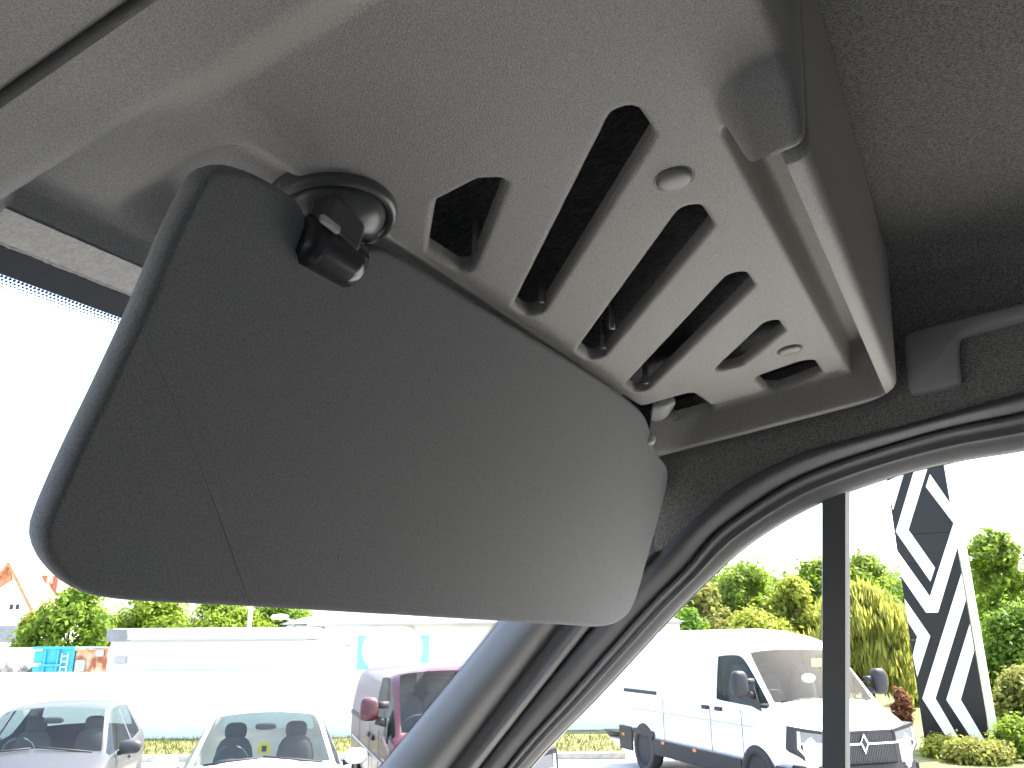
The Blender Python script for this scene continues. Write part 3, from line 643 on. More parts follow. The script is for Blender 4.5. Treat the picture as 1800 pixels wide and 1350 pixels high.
mesh_b = mesh('rubble_bank', [W(aat(-120, 36), 34.4, 0), W(aat(64, 36), 34.4, 0), W(aat(64, 36), 36, 1.25), W(aat(-120, 36), 36, 1.25), W(aat(-120, 38), 38.5, 0), W(aat(64, 38), 38.5, 0)], [(0, 1, 2, 3), (3, 2, 5, 4)], RKM, smooth=False); mesh_b['kind'] = 'structure'
fw_ = yroot('garden_wall', aat(90, 40), 40., 'pale sandy wall behind the skip containers', 'wall')
ybox('wall_body', (0, 0, zat(1132, 40)/2), (9., .2, zat(1132, 40)), mat('sandy_render', (.55, .48, .36), .9), fw_)

# ------------------------------------------------------------------ trees
BARK = mat('bark', (.07, .055, .04), .95, bump=[(20, .5, .02)])
def unit(v): return v/np.maximum(np.linalg.norm(v, axis=1), 1e-9)[:, None]
def crown_vf(blobs, n, size, droop=0., loose=.24):
    Bl = np.array(blobs); wts = Bl[:, 3]**2; idx = rng.choice(len(Bl), n, p=wts/wts.sum()); q = Bl[idx]
    u = unit(rng.normal(size=(n, 3))); rad = rng.uniform(0, 1, n)**(1/3.)*(1+np.abs(rng.normal(0, loose, n)))
    k = rad*(1+.12*np.sin(9*u[:, 0]+7*u[:, 2]+idx))
    c = q[:, :3]+u*np.array([1, 1, .85])*(q[:, 3]*k)[:, None]
    nn = unit(u+rng.normal(0, .55, (n, 3))+np.array([0, 0, .4])); t = unit(np.cross(nn, rng.normal(size=(n, 3)))); s_ = np.cross(nn, t); h = size*rng.uniform(.6, 1.3, n)
    if droop:
        t = unit(np.c_[rng.normal(0, .15, (n, 2)), -np.ones(n)]); s_ = unit(np.cross(t, rng.normal(size=(n, 3))))*.35; h = h*droop
    h = h[:, None]
    V = np.stack([c-t*h, c-s_*h*.55, c+t*h, c+s_*h*.55], 1).reshape(-1, 3)
    return V, np.arange(4*n).reshape(n, 4)
def tree(name, px, pytop, b, wpx, label, M, cat='tree', n=5200, size=.16, nb=26, base=.12, group=None, droop=0., pyb=None, trunk=True):
    """b = distance of the stem's foot from the van; width in photo pixels"""
    a = aat(px, b); zt = zat(pytop, b, px); hwid = abs(aat(px+wpx/2, b)-a)
    r = yroot(name, a, b, label, cat, group=group)
    blobs = []; nb = int(nb*2.2); n = int(n*1.9); size = size*.72
    for k in range(nb):
        fz = rng.uniform(base, .92); rr = hwid*math.sqrt(max(.05, 1-abs(2*(fz-.42))**2.2 if fz > .42 else 1))*.78
        th = rng.uniform(0, 6.28); q = math.sqrt(rng.random())
        br = hwid*rng.uniform(.12, .27); blobs.append((rr*q*math.cos(th), rr*q*math.sin(th)*.9, min(zt*fz, zt-br*.8), br))
    blobs.append((0, 0, zt-hwid*.28, hwid*.3))
    v, f = crown_vf(blobs, n, size, droop, .55 if cat == 'shrub' else .3)
    if trunk:
        parts = [tube_vf(catmull([(0, 0, -.1), (.05*hwid, 0, zt*.25), (-.03*hwid, .03, zt*.5), (.02, 0, zt*.8)], 4), np.linspace(.05*zt*.4+.04, .03, 13), 8)]
        for bb in blobs[:8]: parts.append(tube_vf([(0, 0, zt*.22), (bb[0]*.5, bb[1]*.5, zt*.22+(bb[2]-zt*.22)*.6), bb[:3]], [.05, .035, .012], 6))
        mesh('trunk', *join(parts), BARK, r, world=False)
    mesh('crown', v, f, M, r, smooth=False, world=False, recalc=False)
    return r
G1 = leaf_mat('leaf_fresh', (.13, .20, .022), (.25, .34, .035)); G2 = leaf_mat('leaf_deep', (.10, .175, .022), (.19, .28, .035))
G3 = leaf_mat('leaf_yellow', (.22, .26, .03), (.36, .38, .06)); G4 = leaf_mat('leaf_brownish', (.17, .185, .035), (.28, .28, .07)); G5 = leaf_mat('leaf_bright', (.10, .20, .01), (.17, .30, .02))
tg = 'trees behind the yard'
tree('broadleaf_tree', 118, 1030, 44, 190, 'broad dark green tree right of the white house', G2, n=7000, size=.20, nb=34, base=.1, group=tg)
tree('broadleaf_tree', 45, 1075, 46, 70, 'small yellow-green tree against the white house', G3, n=2200, size=.18, group=tg)
tree('broadleaf_tree', 265, 1040, 48, 190, 'tall green tree rising behind the left end of the garage', G1, n=5000, size=.2, group=tg)
tree('broadleaf_tree', 385, 1035, 50, 200, 'soft green tree behind the middle of the garage roof', G1, n=5000, size=.2, group=tg)
tree('broadleaf_tree', 490, 1040, 52, 180, 'green tree behind the bracket lamp', G2, n=4000, size=.2, group=tg)
R_G = 'trees along the right-hand bank'
tree('broadleaf_tree', 1225, 1010, 36, 160, 'olive green tree next to the slanting pillar', G4, n=5000, size=.17, group=R_G)
tree('broadleaf_tree', 1320, 985, 38, 170, 'leafy bright tree with loose top above the white van', G1, n=5500, size=.17, group=R_G)
tree('shrub', 1215, 1068, 27, 90, 'bright green bush above the rear of the white van', G5, cat='shrub', n=3000, size=.12, group=R_G)
tree('broadleaf_tree', 1405, 1012, 36, 160, 'yellow-green tree behind the window divider', G3, n=5000, size=.17, group=R_G)
tree('broadleaf_tree', 1450, 985, 42, 180, 'tall green tree at the back, hidden partly by the window divider', G1, n=5000, size=.19, group=R_G)
tree('broadleaf_tree', 1540, 972, 38, 170, 'green tree just left of the striped sign', G1, n=5500, size=.17, group=R_G)
tree('willow_tree', 1520, 1030, 27, 200, 'drooping yellow willow behind the bonnet of the white van', leaf_mat('leaf_willow', (.26, .28, .05), (.42, .42, .10), .6), n=9000, size=.16, nb=30, base=.2, droop=1.5, group=R_G)
tree('broadleaf_tree', 1780, 925, 34, 170, 'tall fresh green tree right of the striped sign', G1, n=7000, size=.16, nb=30, group=R_G)
tree('broadleaf_tree', 1700, 975, 40, 180, 'dark green tree directly behind the striped sign', G2, n=5000, size=.18, group=R_G)
tree('shrub', 1730, 1110, 26, 120, 'bright green shrub beside the pole of the striped sign', G5, cat='shrub', n=4500, size=.11, group=R_G)
tree('shrub', 1800, 1060, 25, 150, 'dense green shrub at the right edge of the window', G2, cat='shrub', n=6500, size=.11, group=R_G)
tree('shrub', 1790, 1180, 21, 150, 'brownish shrub low at the right edge', G4, cat='shrub', n=5000, size=.09, group=R_G)
tree('shrub', 1620, 1150, 29, 130, 'green shrub between willow and striped sign', G1, cat='shrub', n=4500, size=.12, group=R_G)
tree('shrub', 1330, 1075, 31, 160, 'wide yellow-green shrub above the roof of the white van', G3, cat='shrub', n=5500, size=.13, group=R_G)
tree('shrub', 1690, 1305, 16.6, 130, 'low leafy hedge at the foot of the striped sign', G4, cat='shrub', n=4500, size=.06, nb=40, base=.3, group=R_G, trunk=False)
tree('shrub', 1770, 1262, 16.9, 110, 'fresh green bush at the right of the sign foot', G1, cat='shrub', n=3500, size=.07, nb=30, base=.2, group=R_G, trunk=False)
tree('shrub', 1640, 1298, 17.2, 90, 'low yellowish hedge at the left of the sign foot', G3, cat='shrub', n=3500, size=.06, nb=30, base=.25, group=R_G, trunk=False)
tree('shrub', 1572, 1212, 23.5, 38, 'small rust-brown bush behind the bonnet of the white van', leaf_mat('leaf_rust', (.13, .05, .025), (.26, .11, .06)), cat='shrub', n=1500, size=.08, group=R_G, trunk=False)
wv, wf = crown_vf([(*(W(aat(p, 60), 60+rng.uniform(0, 8))[:2]), rng.uniform(1, 6.2), rng.uniform(1.2, 2.2)) for p in np.linspace(1150, 2000, 150)], 70000, .24)
o = mesh('woodland', wv, wf, G2, smooth=False, recalc=False); tag(o, 'far mass of woodland closing the gap behind the bank', 'wood', kind='stuff')

# ------------------------------------------------------------------ pylon sign with white chevrons
bP = 18.
pb_ = yard(1690, 1318, bP); pb_[2] = 0.
pdir = np.array([pb_[0], pb_[1], 0.]); pdir /= np.linalg.norm(pdir)
rot_ = -math.radians(4); pdir = np.array([pdir[0]*math.cos(rot_)-pdir[1]*math.sin(rot_), pdir[0]*math.sin(rot_)+pdir[1]*math.cos(rot_), 0])   # board normal points back at the van, turned a little
pxax = np.array([pdir[1], -pdir[0], 0.])
def pface(px, py): return on_plane(px, py, pb_, pdir)
lx_ = lambda px, py: float((pface(px, py)-pb_)@pxax)
al, arr = (lx_(1560, 860)+lx_(1629, 1320))/2, (lx_(1667, 860)+lx_(1741, 1320))/2
pyl = thing('pylon_sign', pb_+pxax*(al+arr)/2, 'tall black pylon sign with white diamond chevron stripes', 'sign', math.atan2(pxax[1], pxax[0]))
PBLK = mat('sign_black', (.016, .016, .016), .3, spec=.15); PWHT = mat('sign_white', (.8, .8, .78), .5)
for k in range(3): ybox('sign_board', (0, .15, 1.1+2.2*k), (arr-al, .30, 2.194), PBLK, pyl, .006)
ybox('edge_pole', ((arr-al)/2+.09, .14, 3.3), (.15, .24, 6.6), mat('pale_yellow_edge', (.72, .74, .50), .5), pyl, .02)
def strip(P):
    pts = [pface(*p)-np.array(pyl.location) for p in P]; hw_ = (arr-al)/2-.003
    q = [(min(max(float(p@pxax), -hw_), hw_), p[2]) for p in pts]; n = len(P)
    v = [(a, -.004, z) for a, z in q]+[(a, .002, z) for a, z in q]
    return mesh('white_stripe', v, [tuple(range(n))[::-1], tuple(range(n, 2*n))]+[(i, (i+1) % n, n+(i+1) % n, n+i) for i in range(n)], PWHT, pyl, smooth=False, world=False)
pz = lambda L: [(1400+x*400/900, 750+y*600/1350) for x, y in L]
for L in ([(465, 175), (518, 165), (443, 408), (548, 558), (530, 612), (393, 415)],
          [(528, 188), (618, 300), (625, 378), (512, 238)],
          [(396, 490), (528, 672), (622, 385), (645, 480), (560, 735), (513, 735), (412, 590)],
          [(427, 680), (529, 828), (478, 990), (460, 905), (478, 830), (440, 770)],
          [(660, 580), (678, 685), (550, 1075), (682, 1300), (650, 1318), (498, 1075)],
          [(696, 780), (714, 885), (650, 1080), (745, 1240), (726, 1285), (593, 1080)],
          [(360, 215), (425, 185), (382, 330), (372, 290)]):
    strip(pz(L))

# ------------------------------------------------------------------ vehicles
CARGLASS = glass_mat('car_glass', (.62, .68, .66), .35)
TYRE = mat('tyre_rubber', (.025, .025, .026), .8); RIM = mat('rim_alloy', (.45, .45, .46), .35, metal=.8)
CHROME = mat('chrome', (.7, .7, .7), .12, metal=1.); LAMPG = mat('headlamp_glass', (.14, .145, .15), .15, spec=.5); BUMP = mat('bumper_black', (.028, .028, .03), .6, spec=.3)
CABIN = mat('car_interior', (.09, .09, .09), .8); AMBER = mat('amber_lens', (.8, .22, .03), .3)
def car_loft(st):
    V = []; n = 16
    for y, P in st:
        R = list(P); ring = [(x, y, z) for x, z in R]+[(-x, y, z) for x, z in R[-2:0:-1]]
        V += ring
    return V
def build_car(root, st, M, panes, sub=2):
    """panes: list of (name, station, [ring cells]); cells left out of the body and given glass"""
    V = car_loft(st); n = len(st[0][1])*2-2; ns = len(st)
    used = set(); 
    for nm, cells in panes: used |= set(cells)
    face = lambda s, c: (s*n+c, s*n+(c+1) % n, (s+1)*n+(c+1) % n, (s+1)*n+c)
    Fc = [face(s, c) for s in range(ns-1) for c in range(n) if (s, c) not in used]
    Fc += [tuple(range(n)), tuple((ns-1)*n+k for k in range(n))]
    def crease(o):
        at = o.data.attributes.new('crease_edge', 'FLOAT', 'EDGE'); cnt = {}
        for p in o.data.polygons:
            for k in p.edge_keys: cnt[k] = cnt.get(k, 0)+1
        for e in o.data.edges:
            if cnt.get(tuple(sorted(e.vertices)), 0) == 1: at.data[e.index].value = .93
        return o
    pts = {}
    for nm, cells in panes:
        cnt = {}
        for s, c in cells:
            for i in face(s, c): cnt[i] = cnt.get(i, 0)+1
        for i, m_ in cnt.items():
            if m_ == 1: pts[i] = 1
    def vcrease(o, ids):
        at = o.data.attributes.new('crease_vert', 'FLOAT', 'POINT')
        for k, i in enumerate(ids):
            if i in pts: at.data[k].value = .8
    vcrease(crease(mesh('body', V, Fc, M, root, world=False, sub=sub)), range(len(V)))
    for nm, cells in panes:
        ids = []; ff = []
        for s, c in cells:
            q = face(s, c); 
            for i in q:
                if i not in ids: ids.append(i)
            ff.append([ids.index(i) for i in q])
        vcrease(crease(mesh(nm, [V[i] for i in ids], ff, CARGLASS, root, world=False, sub=sub)), ids)
def wheel(root, x, y, r=.32, wdt=.2):
    v, f = lathe_vf([(r*.62, -wdt/2), (r*.95, -wdt/2), (r, -wdt/2+.03), (r, wdt/2-.03), (r*.95, wdt/2), (r*.62, wdt/2)], 28); v = np.array(v)[:, [2, 0, 1]]
    t = mesh('wheel', v+np.array([x, y, r]), f, TYRE, root, world=False)
    v, f = lathe_vf([(r*.02, wdt*.35), (r*.2, wdt*.42), (r*.25, wdt*.36), (r*.55, wdt*.38), (r*.63, wdt*.48), (r*.63, -wdt*.48), (r*.02, -wdt*.4)], 20); v = np.array(v)[:, [2, 0, 1]]*np.array([1 if x > 0 else -1, 1, 1])
    mesh('rim', v+np.array([x, y, r]), f, RIM, t, world=False)
    for k in range(5):
        a = k*1.2566; c = np.array([x+(wdt*.44 if x > 0 else -wdt*.44), y+r*.4*math.cos(a), r+r*.4*math.sin(a)])
        box('spoke', c, (.02, r*.42, r*.13), RIM, t, .004, world=False) if False else mesh('spoke', np.array(box_vf((0, 0, 0), (.02, r*.46, r*.12))[0])@np.array(Matrix.Rotation(a, 3, 'X')).T+c, box_vf((0, 0, 0), (1, 1, 1))[1], RIM, t, world=False, smooth=False)
def ellip(name, c, s, M, root, e=2.4):
    bmt = bmesh.new(); bmesh.ops.create_uvsphere(bmt, u_segments=16, v_segments=10, radius=1)
    for vv in bmt.verts:
        p = [math.copysign(abs(q)**(2/e), q) for q in vv.co]; vv.co = [p[k]*s[k]+c[k] for k in range(3)]
    me = bpy.data.meshes.new(name); bmt.to_mesh(me); bmt.free(); me.polygons.foreach_set('use_smooth', [True]*len(me.polygons)); me.materials.append(M)
    return link(bpy.data.objects.new(name, me), root)
HATCH = [
 (2.05, [(0, .22), (.55, .22), (.72, .42), (.72, .60), (.66, .66), (.50, .69), (.36, .70), (.18, .71), (0, .715)]),
 (1.82, [(0, .18), (.74, .18), (.86, .46), (.85, .70), (.80, .76), (.62, .80), (.45, .82), (.22, .835), (0, .84)]),
 (1.15, [(0, .18), (.80, .18), (.885, .52), (.87, .88), (.81, .925), (.76, .94), (.715, .95), (.36, .995), (0, 1.01)]),
 (1.02, [(0, .18), (.80, .18), (.885, .52), (.87, .89), (.815, .935), (.765, .96), (.715, .975), (.36, 1.03), (0, 1.045)]),
 (.22, [(0, .18), (.80, .18), (.885, .53), (.875, .92), (.84, .96), (.625, 1.37), (.565, 1.405), (.30, 1.44), (0, 1.452)]),
 (.08, [(0, .18), (.80, .18), (.885, .53), (.875, .92), (.84, .96), (.62, 1.40), (.56, 1.435), (.30, 1.462), (0, 1.47)]),
 (-.36, [(0, .18), (.80, .18), (.885, .53), (.875, .93), (.84, .97), (.62, 1.41), (.56, 1.45), (.30, 1.475), (0, 1.482)]),
 (-.46, [(0, .18), (.80, .18), (.885, .53), (.875, .94), (.84, .97), (.62, 1.41), (.56, 1.45), (.30, 1.475), (0, 1.482)]),
 (-1.20, [(0, .18), (.80, .18), (.885, .55), (.87, .97), (.83, 1.02), (.61, 1.38), (.55, 1.425), (.30, 1.455), (0, 1.465)]),
 (-1.55, [(0, .20), (.80, .20), (.88, .56), (.86, .98), (.81, 1.04), (.60, 1.34), (.54, 1.39), (.29, 1.42), (0, 1.43)]),
 (-1.90, [(0, .22), (.78, .22), (.86, .56), (.83, .95), (.77, 1.0), (.70, 1.03), (.64, 1.05), (.32, 1.08), (0, 1.09)]),
 (-2.02, [(0, .26), (.70, .26), (.80, .56), (.78, .85), (.70, .92), (.62, .95), (.5, .96), (.25, .98), (0, .985)])]
def span(ss, cc): return [(s_, c_) for s_ in ss for c_ in cc]
HP = [('windscreen', span([3], [6, 7, 8, 9])), ('side_window', span([3, 4, 5], [4])), ('side_window', span([3, 4, 5], [11])),
      ('side_window', span([7], [4])), ('side_window', span([7], [11])), ('rear_window', span([9], [6, 7, 8, 9]))]
def cabin(root, wheel_x, mirror_z=1.30, y0=.0, dash=(.62, .93)):
    box('dashboard', (0, y0+dash[0], dash[1]-.10), (1.40, .50, .16), CABIN, root, .05, world=False)
    for sx in (-.36, .36):
        st = ellip('seat', (sx, y0-.38, .72), (.23, .11, .42), CABIN, root, 3); ellip('headrest', (sx, y0-.43, 1.19), (.13, .06, .10), CABIN, st, 3)
    v = [(wheel_x+.18*math.cos(t), y0+.30+.05*math.sin(t), .93+.17*math.sin(t)) for t in np.linspace(0, 2*math.pi, 33)]
    sw = mesh('steering_wheel', *tube_vf(v, .014, 8), mat('wheel_rim', (.10, .10, .10), .4), root, world=False)
    mesh('wheel_hub', *tube_vf([(wheel_x-.16, y0+.30, .93), (wheel_x, y0+.33, .92), (wheel_x+.16, y0+.30, .93)], [.02, .05, .02], 8), CABIN, sw, world=False)
    ellip('rear_view_mirror', (0, y0+.33, mirror_z), (.12, .03, .04), CABIN, root, 3)
def wiper(root, pts): tube('wiper', pts, .012, BUMP, root, 6, world=False)
def face_to(a, b, dx, db): return 0
def car_root(name, a, b, heading, label, group='parked vehicles in the yard'):
    """heading (da, db): direction the nose points to, in yard axes"""
    d = A_*heading[0]+B_*heading[1]; return thing(name, W(a, b), label, 'car', math.atan2(d[1], d[0])-math.pi/2, group)
def hatch(a, b, head, M, label, wx, k=1.):
    r = car_root('hatchback_car', a, b, head, label); build_car(r, HATCH, M, HP)
    for x in (-.78, .78):
        for y in (1.28, -1.30): wheel(r, x, y)
    cabin(r, wx); wiper(r, [(-.62, 1.06, .985), (-.3, 1.09, 1.03), (.0, 1.06, 1.06)]); wiper(r, [(.05, 1.07, 1.05), (.35, 1.09, 1.03), (.6, 1.04, .995)])
    for s in (-1, 1):
        mi = ellip('door_mirror', (s*1.0, .78, 1.0), (.13, .07, .085), M, r, 2.6); mesh('mirror_stalk', *tube_vf([(s*.86, .76, .93), (s*.95, .78, .95)], .03, 8), BUMP, mi, world=False)
        ellip('headlight', (s*.66, 1.90, .66), (.16, .10, .08), LAMPG, r, 2.5)
        box('door_handle', (s*.892, -.15, .80), (.03, .18, .03), M, r, .008, world=False)
    ellip('grille', (0, 2.04, .48), (.42, .03, .09), BUMP, r, 4)
    return r
SILV = mat('silver_paint', (.03, .03, .031), .5, metal=.0, coat=.15); WPAINT = mat('white_car_paint', (.75, .75, .74), .35, coat=1.0); MAROON = mat('maroon_paint', (.055, .007, .012), .45, metal=.1, coat=.25)
b1 = 11.6; a1 = aat(122, b1)
r1 = hatch(a1, b1, (.27, -.963), SILV, 'silver grey hatchback with a round steering wheel seen through its windscreen', .36)
b2 = 10.6; a2 = aat(478, b2)
r2 = hatch(a2, b2, (.26, -.966), WPAINT, 'white hatchback with a small yellow sticker behind its windscreen', .36)
STK = mat('yellow_sticker', (.75, .6, .06), .5)
st = mesh('yellow_sticker', [(x, .69-.0*x, z) for x, z in [(-.07, 1.045), (.07, 1.045), (.07, 1.12), (.045, 1.16), (0, 1.175), (-.045, 1.16), (-.07, 1.12)]], [tuple(range(7))], STK, r2, world=False, smooth=False)
mesh('sticker_print', [(x*.5, .694, 1.10+z*.6) for x, z in [(-.05, -.05), (.05, -.05), (.05, .05), (-.05, .05)]], [(0, 1, 2, 3)], BUMP, st, world=False, smooth=False)

def van_st(L, Hh, w=1.0, zb=.28, cowl=1.30, wt=2.08, mid=False):
    f = L/2; k = w
    def ring(zb, zbelt, zw1, zr, zc, wb=.90, wm=.99, wbt=.97, ww=.955, w1=.84, wr=.74, zbt=None):
        return [(0, zb), (wb*k, zb), (wm*k, .70), (wbt*k, zbelt), (ww*k, zbelt+.05), (w1*k, zw1), (wr*k, zr), (wr*.5*k, (zr+zc)/2+.02), (0, zc)]
    return [
     (f, [(0, .30), (.62*k, .30), (.80*k, .55), (.82*k, .92), (.78*k, 1.0), (.60*k, 1.03), (.42*k, 1.04), (.2*k, 1.05), (0, 1.05)]),
     (f-.14, [(0, .28), (.78*k, .28), (.92*k, .6), (.92*k, .98), (.88*k, 1.06), (.68*k, 1.09), (.5*k, 1.10), (.25*k, 1.11), (0, 1.115)]),
     (f-.62, [(0, .26), (.88*k, .26), (.99*k, .65), (.97*k, cowl-.16), (.93*k, cowl-.08), (.85*k, cowl-.05), (.78*k, cowl-.03), (.4*k, cowl), (0, cowl+.01)]),
     (f-.70, [(0, .26), (.88*k, .26), (.99*k, .65), (.97*k, cowl-.13), (.945*k, cowl-.06), (.88*k, cowl-.02), (.815*k, cowl), (.41*k, cowl+.05), (0, cowl+.065)]),
     (f-1.32, ring(.26, 1.25, wt-.10, wt-.02, wt+.02, w1=.835, wr=.755)),
     (f-1.48, ring(.26, 1.26, wt-.05, (wt+Hh)/2-.02, (wt+Hh)/2+.06, w1=.85, wr=.76)),
     (f-2.05, ring(.26, 1.28, wt-.08, Hh-.14, Hh-.03, w1=.865, wr=.76)),
     (f-2.22, ring(.26, 1.28, wt-.08, Hh-.10, Hh, w1=.87, wr=.76)),
     (-f+.9, ring(.26, 1.28, wt-.08, Hh-.09, Hh, w1=.87, wr=.76)),
     (-f+.06, ring(.28, 1.28, wt-.08, Hh-.11, Hh-.02, w1=.87, wr=.76)),
     (-f, ring(.30, 1.28, wt-.12, Hh-.16, Hh-.07, wb=.86, wm=.94, wbt=.93, ww=.92, w1=.84, wr=.72))]
VP_ = [('windscreen', span([3], [6, 7, 8, 9])), ('side_window', span([3, 4, 5], [4])), ('side_window', span([3, 4, 5], [11]))]
def bowed(name, P, y0, th, M, root, k=.10, n=14):
    """flat outline P in (x, z) laid on the bowed front: y = y0 - k x^2"""
    xs0 = np.array(P, float); N = len(P)
    V = [(x, y0-k*x*x, z) for x, z in P]+[(x, y0-k*x*x-th, z) for x, z in P]
    return mesh(name, V, [tuple(range(N)), tuple(range(N, 2*N))[::-1]]+[(i, (i+1) % N, N+(i+1) % N, N+i) for i in range(N)], M, root, smooth=False, world=False)
def bow_rect(name, x0, x1, z0, z1, y0, th, M, root, k=.10):
    xs0 = np.linspace(x0, x1, 10); return bowed(name, [(x, z0) for x in xs0]+[(x, z1) for x in xs0[::-1]], y0, th, M, root, k)
def big_van(a, b, head, M, label, L, Hh, w, wt, cowl, master=True):
    r = car_root('panel_van', a, b, head, label); r['category'] = 'van'
    st = van_st(L, Hh, w, wt=wt, cowl=cowl); build_car(r, st, M, VP_)
    f = L/2; k = w
    for s in (-1, 1):
        for y in (f-1.0, -f+1.05): wheel(r, s*.86*k, y, .34, .22)
        mi = ellip('door_mirror', (s*1.17*k, f-.98, cowl+.26), (.12, .10, .19) if master else (.11, .09, .13), BUMP if master else M, r, 3.2)
        mesh('mirror_arm', *tube_vf([(s*.93*k, f-.98, cowl+.10), (s*1.08*k, f-.99, cowl+.14)], .05, 8), BUMP, mi, world=False)
        mesh('mirror_arm', *tube_vf([(s*.93*k, f-1.0, cowl+.30), (s*1.08*k, f-.99, cowl+.30)], .04, 8), BUMP, mi, world=False)
        # black quarter panel at the window corner
        mesh('corner_panel', [(s*(.955*k+.012), f-.80, cowl-.10), (s*(.945*k+.012), f-1.12, cowl-.03), (s*(.92*k+.008), f-1.10, cowl+.25), (s*(.935*k+.008), f-.98, cowl+.25)], [(0, 1, 2, 3)], BUMP, r, world=False, smooth=False, solid=.012)
        for y in (f-1.95, f-2.35): box('door_handle', (s*(.985*k), y, cowl-.14), (.05, .20, .06), BUMP, r, .02, world=False)
        box('rail_slot', (s*.978*k, -f+.95, cowl-.02), (.025, 1.35, .06), BUMP, r, .01, world=False)
        box('body_crease', (s*.989*k, -.2, cowl-.33), (.02, L-1.6, .02), mat('crease_grey', (.45, .45, .44), .5), r, .006, world=False)
        box('side_cladding', (s*.985*k, .03, .42), (.035, L-2.86, .25), BUMP, r, .012, world=False) if master else None
        if master:
            box('side_cladding', (s*.975*k, -f+.28, .46), (.05, .56, .42), BUMP, r, .02, world=False)
            box('side_cladding', (s*.985*k, f-.35, .42), (.05, .36, .30), BUMP, r, .02, world=False)
            box('wheel_arch', (s*.976*k, -f+1.05, .62), (.04, .84, .10), BUMP, r, .03, world=False)
            for y in (-f+.22, -f+1.85, 0.1): box('side_marker', (s*1.005*k, y, .52), (.015, .10, .045), AMBER, r, .005, world=False)
        GAP = mat('panel_gap', (.10, .10, .10), .8)
        for y in (f-1.30, f-2.20, -f+1.9 if master else -f+1.5): box('panel_gap', (s*.9935*k, y, .90), (.006, .012, .66), GAP, r, .0, world=False)
        v, fc = lathe_vf([(.40, -.02), (.42, 0), (.40, .02), (.3, .02), (.3, -.02)], 28)
        for y in (f-1.0, -f+1.05): mesh('arch_liner', np.array(v)[:, [2, 0, 1]]+np.array([s*.975*k, y, .36]), fc, BUMP, r, world=False)
    # front: grille, bar, emblem, lamps, bumper
    yf = f+.012
    bow_rect('grille', -.56*k, .56*k, .54, 1.02, yf, .05, BUMP, r)
    for x in np.linspace(-.53, .53, 40): bow_rect('grille_slat', x*k-.006, x*k+.006, .61, .98, yf+.008, .012, mat('slat_grey', (.06, .06, .06), .5), r)
    bow_rect('chrome_bar', -.60*k, .60*k, .845, .870, yf+.018, .02, CHROME, r)
    for s in (-1, 1):
        hl_ = bowed('headlight', [(s*x*k, z) for x, z in [(.50, 1.02), (.93, 1.09), (.965, .80), (.70, .52), (.52, .56)]], yf+.03, .18, BUMP, r, .16)
        bowed('lamp_glass', [(s*x*k, z) for x, z in [(.53, .985), (.86, 1.03), (.88, .90), (.54, .885)]], yf+.040, .03, LAMPG, hl_, .16)
        bowed('light_bar', [(s*x*k, z) for x, z in [(.875, 1.03), (.905, 1.035), (.92, .82), (.69, .55), (.665, .56), (.885, .825)]], yf+.046, .03, mat('drl_white', (.8, .8, .82), .2), hl_, .16)
        bowed('light_bar', [(s*x*k, z) for x, z in [(.53, .88), (.87, .895), (.87, .87), (.53, .855)]], yf+.046, .03, MATS['drl_white'], hl_, .16)
    em = bowed('emblem', [(0, .99), (.068, .87), (0, .73), (-.068, .87)], yf+.036, .02, CHROME, r, 0)
    bowed('emblem_inset', [(0, .935), (.036, .87), (0, .795), (-.036, .87)], yf+.039, .01, BUMP, em, 0)
    bowed('emblem_line', [(0, .955), (.050, .87), (.040, .87), (0, .945)], yf+.041, .006, BUMP, em, 0); bowed('emblem_line', [(0, .78), (-.050, .87), (-.040, .87), (0, .79)], yf+.041, .006, BUMP, em, 0)
    bow_rect('bumper', -.90*k, .90*k, .26, .60, yf+.05, .22, BUMP, r, .2)
    box('dashboard', (0, f-.95, cowl-.12), (1.55*k, .55, .2), CABIN, r, .06, world=False)
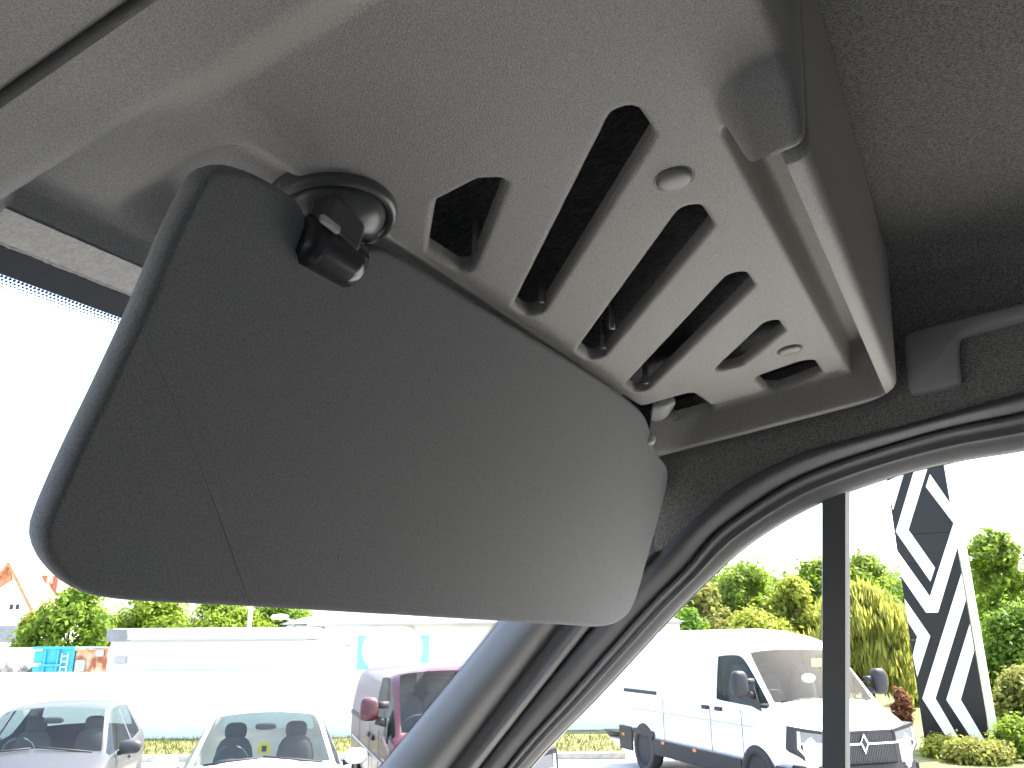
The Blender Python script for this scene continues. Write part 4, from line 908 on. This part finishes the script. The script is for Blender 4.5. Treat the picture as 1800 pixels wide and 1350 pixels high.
    for sx in (-.5, .12, .55):
        se = ellip('seat', (sx*k, f-1.95, cowl-.05), (.24, .11, .42), CABIN, r, 3); ellip('headrest', (sx*k, f-2.0, cowl+.42), (.13, .06, .1), CABIN, se, 3)
    v = [(.5*k+.2*math.cos(t), f-1.25+.08*math.sin(t), cowl-.0+.16*math.sin(t)) for t in np.linspace(0, 2*math.pi, 29)]
    mesh('steering_wheel', *tube_vf(v, .015, 8), CABIN, r, world=False)
    box('cargo_partition', (0, f-2.25, (Hh+.3)/2), (1.45*k, .04, Hh-.62), CABIN, r, .01, world=False)
    wiper(r, [(-.7*k, f-.66, cowl+.02), (-.3*k, f-.66, cowl+.065), (.1, f-.67, cowl+.07)]); wiper(r, [(.15, f-.66, cowl+.07), (.45*k, f-.66, cowl+.055), (.72*k, f-.68, cowl+.02)])
    return r
hv_ = np.array([.30, -.954]); Lv = 5.7
nf = np.array([4.74, 12.2])                                  # middle of the nose, on the ground
pc_ = nf-hv_*Lv/2
r3 = big_van(pc_[0], pc_[1], hv_, WPAINT, 'tall white panel van with black grille and diamond emblem', Lv, 2.42, 1.05, 2.06, 1.34)
SUNP = mat('yellow_visor_strip', (.7, .55, .22), .6)
f = Lv/2
mesh('paper_strip', [(x, f-1.22, z) for x, z in [(-.72, 1.94), (-.22, 1.94), (-.22, 1.82), (-.72, 1.80)]], [(0, 1, 2, 3)], SUNP, r3, world=False, smooth=False)
ellip('white_cloud_tag', (-.05, f-1.1, 1.66), (.13, .01, .07), WHT, r3, 2); ellip('red_tag', (-.52, f-.95, 1.46), (.035, .01, .06), mat('red_tag', (.6, .08, .08), .5), r3, 2)
hv2 = np.array([.28, -.96]); L2 = 4.9; nf2 = np.array([-.35, 9.6]); pc2 = nf2-hv2*L2/2
r4 = big_van(pc2[0], pc2[1], hv2, MAROON, 'maroon van half hidden behind the slanting pillar', L2, 1.93, .94, 1.86, 1.22, master=False)
box('white_label', (-.62, L2/2-1.27, 1.77), (.16, .01, .06), WHT, r4, .004, world=False)
